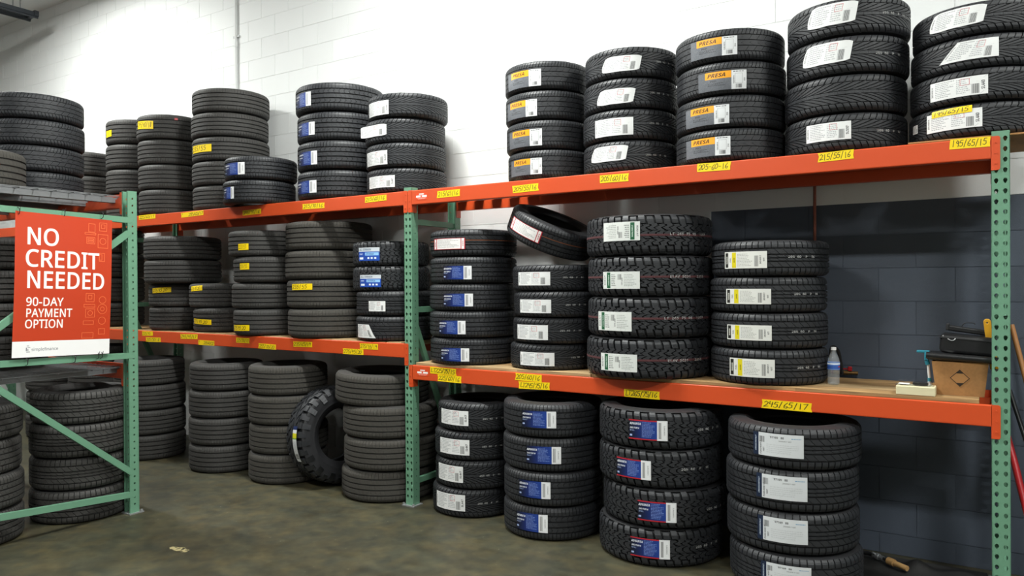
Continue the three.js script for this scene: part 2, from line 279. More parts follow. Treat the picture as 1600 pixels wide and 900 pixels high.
{
  const t = thing('plank_deck', 'pale wood plank deck of the right middle shelf under bottle and box', 'shelf deck', [BAY / 2, YMR + 0.0005, -DEPTH / 2]);
  const D = DEPTH - 0.01, n = 4, w = D / n;
  for (let i = 0; i < n; i++) for (const [a, b] of i % 2 ? [[-1.80, -0.35], [-0.345, 1.775]] : [[-1.80, 0.62], [0.625, 1.775]])
    mesh('plank', boxUV(rbox(b - a, 0.021, w - 0.003, 0.002, (a + b) / 2, 0.0105, -D / 2 + w * (i + 0.5)), 1.1), M.wood[Math.floor(rnd() * 3)], t);
}
for (const [y, label] of [[2.334, 'galvanised wire mesh deck of the near rack top shelf'], [1.07, 'galvanised wire mesh deck of the near rack lower shelf']]) {
  const t = thing('wire_deck', label, 'shelf deck', [NX - 1.838, y, (NZ0 + NZ1) / 2]), wires = [], L = 3.5, D = ND - 0.06;
  for (let x = -L / 2; x <= L / 2; x += 0.0635) wires.push(box(0.005, 0.005, D, x, -0.0025, 0));
  for (let z = -D / 2; z <= D / 2 + 0.001; z += D / 9) wires.push(box(L, 0.005, 0.005, 0, -0.0075, z));
  mesh('wire_mesh', merge(wires), M.galvanised, t);
  const ch = merge([box(0.003, 0.038, D, -0.024, -0.029, 0), box(0.003, 0.038, D, 0.024, -0.029, 0), box(0.05, 0.003, D, 0, -0.0465, 0)]);
  for (let i = 0; i < 9; i++) mesh('support_channel', ch, M.galvanised, t, [L / 2 - 0.1 - i * 0.41, 0, 0]);
}

// ---------------------------------------------------------------- tires (canonical radius 0.33, width 0.22; axis along y, base at y = 0)
const R0 = 0.33, H0 = 0.22, TS = 0.91;                       // TS: share of the half width that the tread covers
const crown = (s) => R0 * (1 - 0.004 * s * s - 0.040 * Math.pow(Math.max(0, (Math.abs(s) - 0.74) / 0.26), 2));
const crownY = (s) => H0 / 2 + s * TS * H0 / 2;
function treadGeometry(rows, depth, lugs) {
  const P = [], N = [], UV = [];
  const put = (t, r, y, nx, ny, nz) => { P.push(Math.cos(t) * r, y, Math.sin(t) * r); N.push(nx, ny, nz); UV.push(t * 2.2, y * 6.7); };
  const xyz = (q) => [Math.cos(q[0]) * q[1], q[2], Math.sin(q[0]) * q[1]];
  const quad = (a, b, c, d, nf) => {                        // wound so that the face looks the way its normals do
    const A = xyz(a), B = xyz(b), C = xyz(c), n0 = nf(a), u = B.map((v, i) => v - A[i]), w = C.map((v, i) => v - A[i]);
    const dot = (u[1] * w[2] - u[2] * w[1]) * n0[0] + (u[2] * w[0] - u[0] * w[2]) * n0[1] + (u[0] * w[1] - u[1] * w[0]) * n0[2];
    for (const q of dot < 0 ? [a, c, b, a, d, c] : [a, b, c, a, c, d]) { const n = nf(q); put(q[0], q[1], q[2], n[0], n[1], n[2]); } };
  for (const row of rows) {
    const { s0, s1, n, gap, m = 1, sk = () => 0, off = 0 } = row, st = Math.PI * 2 / n, d = row.depth || depth;
    for (let k = 0; k < n; k++) {
      const st2 = row.stagger && k % 2 ? row.stagger : 0;
      const pts = [];
      for (let j = 0; j <= m; j++) { const s = s0 + (s1 - s0) * j / m, b = (k + off + sk(s)) * st, ss = j === 0 ? s - st2 : j === m ? s - st2 : s, r = crown(ss), y = crownY(ss); pts.push([b + gap / 2, b + st - gap / 2, r, y, ss]); }
      for (let j = 0; j < m; j++) {
        const A = pts[j], B = pts[j + 1];
        const slope = Math.atan2(-(B[2] - A[2]), B[3] - A[3]), cr = Math.cos(slope), sr = Math.sin(slope);
        quad([A[0], A[2], A[3]], [B[0], B[2], B[3]], [B[1], B[2], B[3]], [A[1], A[2], A[3]], (q) => [Math.cos(q[0]) * cr, sr, Math.sin(q[0]) * cr]);
        quad([A[0], A[2] - d, A[3]], [B[0], B[2] - d, B[3]], [B[0], B[2], B[3]], [A[0], A[2], A[3]], (q) => [Math.sin(q[0]), 0, -Math.cos(q[0])]);
        quad([A[1], A[2], A[3]], [B[1], B[2], B[3]], [B[1], B[2] - d, B[3]], [A[1], A[2] - d, A[3]], (q) => [-Math.sin(q[0]), 0, Math.cos(q[0])]);
      }
      const A = pts[0], B = pts[m];
      quad([A[0], A[2] - d, A[3]], [A[0], A[2], A[3]], [A[1], A[2], A[3]], [A[1], A[2] - d, A[3]], () => [0, -1, 0]);
      quad([B[0], B[2], B[3]], [B[0], B[2] - d, B[3]], [B[1], B[2] - d, B[3]], [B[1], B[2], B[3]], () => [0, 1, 0]);
    }
  }
  if (lugs) for (const side of [-1, 1]) for (let k = 0; k < lugs; k++) {   // side biters of the mud tire
    const st = Math.PI * 2 / lugs, a = (k + 0.15) * st, b = (k + (k % 2 ? 0.8 : 0.65)) * st, h = H0 / 2, y = (f) => h + side * h * f, prof = k % 2 ? [[0.96, 0.90], [0.91, 0.985], [0.85, 1.03], [0.80, 1.03]] : [[0.96, 0.90], [0.905, 0.985], [0.88, 1.0]];
    for (let j = 0; j < prof.length - 1; j++) { const A = prof[j], B = prof[j + 1]; quad([a, A[0] * R0, y(A[1])], [b, A[0] * R0, y(A[1])], [b, B[0] * R0, y(B[1] + 0.02)], [a, B[0] * R0, y(B[1] + 0.02)], (q) => [Math.cos(q[0]) * 0.8, side * 0.6, Math.sin(q[0]) * 0.8]); }
    const E = prof[prof.length - 1]; quad([a, E[0] * R0, y(E[1] + 0.02)], [b, E[0] * R0, y(E[1] + 0.02)], [b, (E[0] - 0.02) * R0, y(E[1] - 0.03)], [a, (E[0] - 0.02) * R0, y(E[1] - 0.03)], () => [0, side, 0]);
  }
  const g = new THREE.BufferGeometry();
  g.setAttribute('position', new THREE.Float32BufferAttribute(P, 3)); g.setAttribute('normal', new THREE.Float32BufferAttribute(N, 3)); g.setAttribute('uv', new THREE.Float32BufferAttribute(UV, 2));
  return g;
}
function carcassGeometry(depth, rings, bead = 0.615) {                     // sidewalls, beads, inner liner and groove floor, lathed round the axis
  const h = H0 / 2, half = [];
  const A = (r, y) => half.push([(r < 0.9 ? 0.9 - (0.9 - r) * (0.9 - bead) / 0.285 : r) * R0, y * h]);
  A(0.905, 0); A(0.90, 0.45); A(0.86, 0.68); A(0.76, 0.80); A(0.68, 0.74); A(0.645, 0.62); A(0.628, 0.58);                 // liner
  A(0.615, 0.66); A(0.617, 0.74); A(0.635, 0.80); A(0.65, 0.82); A(0.655, 0.86); A(0.69, 0.93);                              // bead and rim flange line
  if (rings) { A(0.715, 0.965); A(0.72, 0.985); A(0.74, 0.995); A(0.745, 0.975); }
  A(0.78, 1.0); A(0.83, 0.995); A(0.835, 0.98); A(0.89, 0.975); A(0.915, 0.955); A(0.94, 0.925); A(0.953, 0.905);
  const pts = half.map(([r, y]) => new THREE.Vector2(r, h + y));
  for (const s of [0.97, 0.9, 0.8, 0.66, 0.4, 0]) pts.push(new THREE.Vector2(crown(s) - depth, crownY(s)));
  const all = [...pts.map((p) => new THREE.Vector2(p.x, H0 - p.y)).slice(0), ...pts.slice(0, -1).reverse()];
  all.push(all[0].clone());
  const g = new THREE.LatheGeometry(all, 64); const uv = g.attributes.uv; for (let i = 0; i < uv.count; i++) uv.setXY(i, uv.getX(i) * 14, uv.getY(i) * 5);
  return g;
}
const zig = (a, f) => (s) => a * Math.abs(((s * f) % 1 + 1) % 1 - 0.5) * 2;
const both = (list) => list.flatMap((r) => [r, { ...r, s0: -r.s1, s1: -r.s0, sk: r.mirror ? r.sk && ((s) => r.sk(-s)) : r.sk && ((s) => -r.sk(-s)), off: (r.off || 0) + 0.37 }]);
const TREADS = {
  rib: treadGeometry([...both([{ s0: 0.60, s1: 1, n: 84, gap: 0.006, m: 4 }, { s0: 0.23, s1: 0.50, n: 64, gap: 0.0035, sk: (s) => 1.5 * s }]), { s0: -0.13, s1: 0.13, n: 64, gap: 0.003, sk: (s) => 1.5 * s }], 0.0085),
  touring: treadGeometry([...both([{ s0: 0.58, s1: 1, n: 84, gap: 0.012, m: 4 }, { s0: 0.22, s1: 0.49, n: 56, gap: 0.010, m: 2, sk: zig(0.5, 3) }]), { s0: -0.13, s1: 0.13, n: 66, gap: 0.004, sk: (s) => 2 * s }], 0.0085),
  swept: treadGeometry([...both([{ s0: 0.62, s1: 1, n: 58, gap: 0.022, m: 4, sk: (s) => -1.3 * s, mirror: 1 }, { s0: 0.12, s1: 0.58, n: 42, gap: 0.040, m: 5, sk: (s) => -6.0 * Math.pow(Math.abs(s), 0.55), mirror: 1 }]), { s0: -0.085, s1: 0.085, n: 48, gap: 0.003 }], 0.0085),
  slant: treadGeometry([...both([{ s0: 0.57, s1: 1, n: 88, gap: 0.012, m: 4, sk: (s) => -1.4 * s, mirror: 1 }, { s0: 0.21, s1: 0.52, n: 42, gap: 0.008, m: 2, sk: (s) => -1.4 * s }]), { s0: -0.16, s1: 0.16, n: 42, gap: 0.008, m: 2, sk: zig(0.6, 3) }], 0.0085),
  highway: treadGeometry([...both([{ s0: 0.62, s1: 1, n: 60, gap: 0.018, m: 4 }, { s0: 0.25, s1: 0.53, n: 46, gap: 0.012, m: 2, sk: (s) => 2.2 * s }]), { s0: -0.165, s1: -0.03, n: 46, gap: 0.010, sk: (s) => 3 * s }, { s0: 0.03, s1: 0.165, n: 46, gap: 0.010, sk: (s) => 3 * s, off: 0.5 }], 0.0095),
  chunky: treadGeometry([...both([{ s0: 0.58, s1: 1, n: 50, gap: 0.034, m: 4, sk: (s) => 0.5 * s, stagger: 0.07 }, { s0: 0.22, s1: 0.56, n: 54, gap: 0.027, m: 3, sk: zig(0.9, 3.1), stagger: 0.05 }]), { s0: -0.19, s1: 0.19, n: 54, gap: 0.024, m: 3, sk: zig(0.9, 2.6), stagger: 0.03 }], 0.013),
  mud: treadGeometry([...both([{ s0: 0.58, s1: 1, n: 34, gap: 0.062, m: 3, stagger: 0.08 }, { s0: 0.06, s1: 0.5, n: 34, gap: 0.05, m: 3, sk: zig(0.9, 2.2), stagger: 0.08 }])], 0.017, 34),
};
const CARCASS = { fine: carcassGeometry(0.0085, true), worn: carcassGeometry(0.0085, false), deep: carcassGeometry(0.0145, true), mudWall: carcassGeometry(0.018, true, 0.545) };
const carcassOf = { rib: 'worn', touring: 'fine', swept: 'fine', slant: 'fine', highway: 'fine', chunky: 'deep', mud: 'mudWall' };

// printed stickers
const bars = (g, x, y, w, h, color = '#222') => { g.fillStyle = color; let p = x; while (p < x + w) { const b = 1 + Math.floor(rnd() * 4); g.fillRect(p, y, Math.min(b, x + w - p), h); p += b + 1 + Math.floor(rnd() * 4); } };
const lines = (g, x, y, w, h, n, color) => { g.fillStyle = color; for (let i = 0; i < n; i++) { let p = x; const yy = y + (h * i) / n; const end = x + w * (0.6 + 0.4 * rnd()); while (p < end) { const b = 4 + rnd() * 14; g.fillRect(p, yy, Math.min(b, end - p), Math.max(1.5, (h / n) * 0.45)); p += b + 4; } } };
const turned = (g, text, x, y, font, color) => { g.save(); g.translate(x, y); g.rotate(-Math.PI / 2); g.font = font; g.fillStyle = color; g.textAlign = 'center'; g.fillText(text, 0, 0); g.restore(); };
const creases = (g, w, h, n) => { for (let i = 0; i < n; i++) { g.strokeStyle = `rgba(120,125,130,${0.25 + rnd() * 0.3})`; g.lineWidth = 1 + rnd() * 2; g.beginPath(); const x = rnd() * w, y = rnd() * h; g.moveTo(x, y); g.lineTo(x + (rnd() - 0.5) * 120, y + (rnd() - 0.5) * 90); g.stroke(); } };
const whiteArt = (code) => (g, w, h) => { g.fillStyle = '#e4e5e4'; g.fillRect(0, 0, w, h); turned(g, '205/60R16', 26, h / 2, 'bold 22px sans-serif', '#555'); lines(g, 44, 14, 150, h - 28, 9, '#9a9c9e'); lines(g, 205, 20, 100, h - 40, 8, '#a8aaac'); g.strokeStyle = '#b9474c'; g.lineWidth = 3; g.strokeRect(232, 18, 62, 62); bars(g, 310, h * 0.42, 52, h * 0.5); if (code) turned(g, code, 396, h / 2, 'bold 34px sans-serif', '#1a1a1a'); creases(g, w, h, 10); };
const blueArt = (red) => (g, w, h) => {
  g.fillStyle = '#10204f'; g.fillRect(0, 0, w, h); const q = g.createLinearGradient(0, 0, w * 0.75, 0); q.addColorStop(0, '#080d1e'); q.addColorStop(0.5, '#132b70'); q.addColorStop(1, '#1d3f8f'); g.fillStyle = q; g.fillRect(0, 0, w * 0.74, h);
  if (red) { g.fillStyle = '#b3202c'; g.fillRect(0, 0, w * 0.74, 12); g.fillRect(0, h - 12, w * 0.74, 12); }
  g.fillStyle = '#f2f4f8'; g.font = 'bold italic 32px sans-serif'; g.fillText('ADVANTA', 8, 50, 128); g.font = 'bold italic 22px sans-serif'; g.fillText(red ? '265/75R16' : '245/70R16', 10, 88, 108); lines(g, 12, 98, 70, 18, 2, '#9fb0d8'); g.fillRect(10, h - 48, 30, 18);
  lines(g, 148, 20, 140, h - 40, 11, '#7d92c8'); g.fillStyle = '#e8e9ea'; g.fillRect(w * 0.74, 0, w * 0.26, h); bars(g, w * 0.78, 18, 30, h - 36, '#555'); turned(g, '1200039872', w * 0.94, h / 2, '18px sans-serif', '#333'); g.strokeStyle = '#aaa'; g.strokeRect(w * 0.76, 8, w * 0.22, h - 16);
};
const ART = {
  white: whiteArt(''), whiteL: whiteArt('SL597'), whiteM: whiteArt('SL440'), whiteA: whiteArt('SL447'), blue: blueArt(0), redblue: blueArt(1),
  longwhite: (g, w, h) => { g.fillStyle = '#d3d6d8'; g.fillRect(0, 0, w, h); g.fillStyle = '#14233c'; g.fillRect(0, 0, 50, h); g.fillStyle = '#cfd8e4'; turned(g, 'CROSSCONTACT', 30, h / 2, 'bold italic 17px sans-serif', '#cfd8e4'); bars(g, 58, 30, 46, 50, '#444'); turned(g, 'P245/65R17', 76, 128, 'bold 20px sans-serif', '#333'); turned(g, '105T', 102, 140, 'bold 18px sans-serif', '#333'); g.fillStyle = '#2a2c2e'; g.font = 'bold 24px sans-serif'; g.fillText('97169', 150, 40); g.fillText('88', 236, 40); g.font = '14px sans-serif'; g.fillText('245/65R17 105T', 220, 64); lines(g, 320, 30, 80, 14, 1, '#5f8fb4'); lines(g, 120, 90, 270, 80, 5, '#c3c6c8'); creases(g, w, h, 6); },
  redwhite: (g, w, h) => { g.fillStyle = '#b0182a'; g.fillRect(0, 0, w, h); g.fillStyle = '#e9e6e4'; g.fillRect(10, 10, 34, h - 20); turned(g, 'RADIAL', 36, h / 2, 'bold 24px sans-serif', '#a0202a'); g.fillRect(58, 8, 310, h - 16); lines(g, 70, 20, 280, h - 44, 8, '#999'); g.fillStyle = '#f0eeec'; g.fillRect(376, 6, 30, h - 12); turned(g, '225 60 16', 400, h / 2, 'bold 22px sans-serif', '#a0202a'); creases(g, w, h, 12); },
  orange: (g, w, h) => { g.fillStyle = '#5f6268'; g.fillRect(0, 0, w, h); for (let i = 0; i < 900; i++) { g.fillStyle = rnd() < 0.5 ? '#8d9096' : '#3f4247'; g.fillRect(rnd() * w * 0.7, rnd() * h, 3, 2); } g.fillStyle = '#f0a012'; g.fillRect(64, 0, 226, 72); g.fillStyle = '#221706'; g.font = 'bold italic 54px sans-serif'; g.fillText('PRESA', 82, 56, 196); g.fillStyle = '#1a1b1d'; g.font = 'bold 26px sans-serif'; g.fillText('PS01', 110, 106, 60); lines(g, 90, 116, 160, 34, 3, '#26282b'); g.fillStyle = '#dcdedf'; g.fillRect(292, 0, w - 292, h); lines(g, 306, 10, 100, 16, 1, '#333'); g.strokeStyle = '#777'; g.lineWidth = 2; g.strokeRect(322, 34, 62, 100); turned(g, 'P205/60R16', 316, h / 2, 'bold 15px sans-serif', '#333'); turned(g, '91H', 406, h / 2, 'bold 18px sans-serif', '#333'); bars(g, 326, h - 50, 54, 38, '#333'); creases(g, w * 0.7, h, 12); },
  green: (g, w, h) => { g.fillStyle = '#d9dcd8'; g.fillRect(0, 0, w, h); turned(g, 'ROAD A/T', 34, h / 2, 'bold 24px sans-serif', '#333'); g.fillStyle = '#1e5a3a'; g.fillRect(54, 8, 44, h - 16); turned(g, 'LT265/75R16', 84, h / 2, 'bold 20px sans-serif', '#dfe8e0'); lines(g, 112, 30, 60, h - 50, 7, '#6b6f6b'); bars(g, 186, 30, 40, 60, '#444'); turned(g, '10PR 2263', 240, 110, 'bold 18px sans-serif', '#333'); lines(g, 256, 30, 130, h - 50, 8, '#9da19d'); creases(g, w, h, 5); },
  yellow: (g, w, h) => { g.fillStyle = '#dcdcd6'; g.fillRect(0, 0, w, h); g.fillStyle = '#22221e'; g.fillRect(10, 12, 34, h - 24); turned(g, 'RANGER', 36, h / 2, 'bold 22px sans-serif', '#e6e6da'); turned(g, 'FUEL', 76, h / 2, 'bold 22px sans-serif', '#333'); g.fillStyle = '#d8c817'; g.fillRect(88, 8, 44, h - 16); turned(g, 'SAVER', 120, h / 2, 'bold 20px sans-serif', '#433c08'); lines(g, 146, 26, 150, h - 44, 9, '#a2a29c'); bars(g, 308, 50, 32, h - 70, '#333'); turned(g, '245/65R17', 366, h / 2, 'bold 20px sans-serif', '#222'); turned(g, '107T', 396, h / 2, 'bold 20px sans-serif', '#222'); },
  lightblue: (g, w, h) => { g.fillStyle = '#1b49a8'; g.fillRect(0, 0, w, h); g.fillStyle = '#c6ccd2'; g.fillRect(0, 0, w, 60); g.fillStyle = '#41556e'; g.font = 'bold italic 40px sans-serif'; g.fillText('ALL TERRAIN', 18, 44, w - 40); g.fillStyle = '#8fc0ea'; g.fillRect(150, 72, 250, 44); g.fillStyle = '#12357e'; g.font = 'bold 30px sans-serif'; g.fillText('275/55R20', 168, 104, 220); g.fillStyle = '#e8eef6'; g.font = 'bold 26px sans-serif'; g.fillText('SPORT', 18, 104, 110); g.fillRect(20, 140, 90, 30); for (let i = 0; i < 3; i++) g.fillRect(200 + i * 62, 140, 36, 26); },
  tag: (g, w, h) => { g.fillStyle = '#dcdee0'; g.fillRect(0, 0, w, h); g.fillStyle = '#1c2c5a'; g.fillRect(0, 0, 40, h); g.fillStyle = '#d9d21e'; g.fillRect(80, 0, 54, h); g.fillStyle = '#7fae3a'; g.fillRect(134, 0, 14, h); lines(g, 170, 24, 130, h - 40, 7, '#b0b4b8'); bars(g, 320, 24, 60, h - 48, '#333'); },
};
const stickerMat = {};
for (const [k, art] of Object.entries(ART)) stickerMat[k] = mat(0xffffff, 0.42, { map: canvasTexture(416, 192, art) });
const tapes = ['265/70', '275 45 20', '245/40/18', '235/55'].map((t) => tapeMaterial(t));
const tape195 = tapeMaterial('195/65/15');
const printMat = ['LT 265 75 16  1263', 'ELAV 5031   2353', '205 60  P  16'].map((t) => new THREE.MeshStandardMaterial({ roughness: 0.8, transparent: true, color: lin(0.45, 0.45, 0.44), alphaMap: canvasTexture(512, 48, (g, w, h) => { g.fillStyle = '#000'; g.fillRect(0, 0, w, h); g.fillStyle = '#fff'; g.font = 'bold 42px monospace'; g.fillText(t, 8, 39, w - 16); for (let i = 0; i < 260; i++) { g.fillStyle = '#000'; g.fillRect(rnd() * w, rnd() * h, 5, 4); } }) }));
for (const m of printMat) m.alphaMap.colorSpace = THREE.NoColorSpace;

// a curved patch lying on the tread, centred at azimuth az (degrees), height y; kind shapes its outline
function patchGeometry(az, y, arc, h, lift, kind, roll = 0) {
  const nu = 14, nv = 4, P = [], UV = [], I = [], a0 = az * Math.PI / 180;
  for (let j = 0; j <= nv; j++) for (let i = 0; i <= nu; i++) {
    const u0 = i / nu, v = j / nv; let u = u0, vv = v, out = 0;
    if (kind === 'cut') u = u0 + (1 - u0) * 0.34 * Math.max(0, v);
    if (kind === 'crumple') { u = u0 + (1 - u0) * 0.10 * v * v - u0 * 0.06 * (1 - v); vv = 0.5 + (v - 0.5) * (1 - 0.18 * Math.pow(Math.abs(2 * u0 - 1), 6)); out = 0.0022 * Math.sin(u0 * 17 + v * 5); }
    if (kind === 'torn') u = u0 * (1 - 0.30 * Math.max(0, v - 0.25) + (v < 0.2 ? 0.1 : 0));
    if (kind === 'peel') { vv = 0.5 + (v - 0.5) * (1 - 0.14 * Math.pow(Math.abs(2 * u0 - 1), 8)); }
    let t = a0 + (0.5 - u) * arc / R0, r = crown(((y + (vv - 0.5) * h) / (H0 / 2) - 1) / TS) + lift + out + 0.0006;
    let x = Math.cos(t) * r, z = Math.sin(t) * r, yy = y + (vv - 0.5) * h + (u - 0.5) * arc * Math.tan(roll);
    if (kind === 'peel' && u < 0.42) { const k = (0.42 - u) * arc, tb = a0 + 0.08 * arc / R0; const bend = 0.9; x = Math.cos(tb) * r - Math.sin(tb) * k + Math.cos(tb) * k * 0.22 * bend; z = Math.sin(tb) * r + Math.cos(tb) * k + Math.sin(tb) * k * 0.22 * bend; }
    P.push(x, yy, z); UV.push(u0, v);
  }
  for (let j = 0; j < nv; j++) for (let i = 0; i < nu; i++) { const a = j * (nu + 1) + i, b = a + 1, c = a + nu + 1, d = c + 1; I.push(a, b, d, a, d, c); }
  const g = new THREE.BufferGeometry(); g.setAttribute('position', new THREE.Float32BufferAttribute(P, 3)); g.setAttribute('uv', new THREE.Float32BufferAttribute(UV, 2)); g.setIndex(I); g.computeVertexNormals(); return g;
}
const ringGeometry = (s, w) => { const a = crown(s) + 0.0006; const pts = [[a - 0.001, crownY(s) - w / 2], [a, crownY(s) - w / 2], [a, crownY(s) + w / 2], [a - 0.001, crownY(s) + w / 2]].map(([r, y]) => new THREE.Vector2(r, y)); return new THREE.LatheGeometry(pts, 96); };
const redRing = ringGeometry(-0.05, 0.011), orangeRing = ringGeometry(0.17, 0.006);

const protos = {};
function newTire(tread, finishName) {                        // one of each kind with its parts, then clones
  const key = tread + finishName;
  if (!protos[key]) {
    const [a, b] = { fresh: [M.newRubber, M.newWall], worn: [M.usedRubber, M.usedWall], dusty: [M.dustyRubber, M.usedRubber] }[finishName];
    const p = new THREE.Group(); mesh('sidewall', CARCASS[carcassOf[tread]], b, p); mesh('tread', TREADS[tread], a, p); protos[key] = p;
  }
  const o = protos[key].clone(); o.name = numbered('tire'); scene.add(o); return o;
}
function sticker(t, kind, az, yf, arc, h, R, H, lift = 0.0022) {
  const shape = ['cut', 'crumple', 'torn', 'peel'].includes(kind) ? kind : 'plain', art = shape !== 'plain' ? 'white' : kind;
  const y = Math.min(0.58, Math.max(0.40, yf)) * H0, isTape = kind.startsWith('tape'), flip = kind === 'greenflip';
  const g = patchGeometry(az, isTape ? Math.min(0.8, Math.max(0.25, yf)) * H0 : y, arc * R0 / R, Math.min(0.56, h / H) * H0, lift, shape, isTape ? (rnd() - 0.5) * 0.12 : 0);
  if (flip) { const uv = g.attributes.uv; for (let i = 0; i < uv.count; i++) uv.setXY(i, 1 - uv.getX(i), 1 - uv.getY(i)); }
  mesh(isTape ? 'tape_label' : 'sticker', g, kind === 'tape195' ? tape195 : isTape ? tapes[Math.floor(rnd() * tapes.length)] : stickerMat[flip ? 'green' : art], t);
}
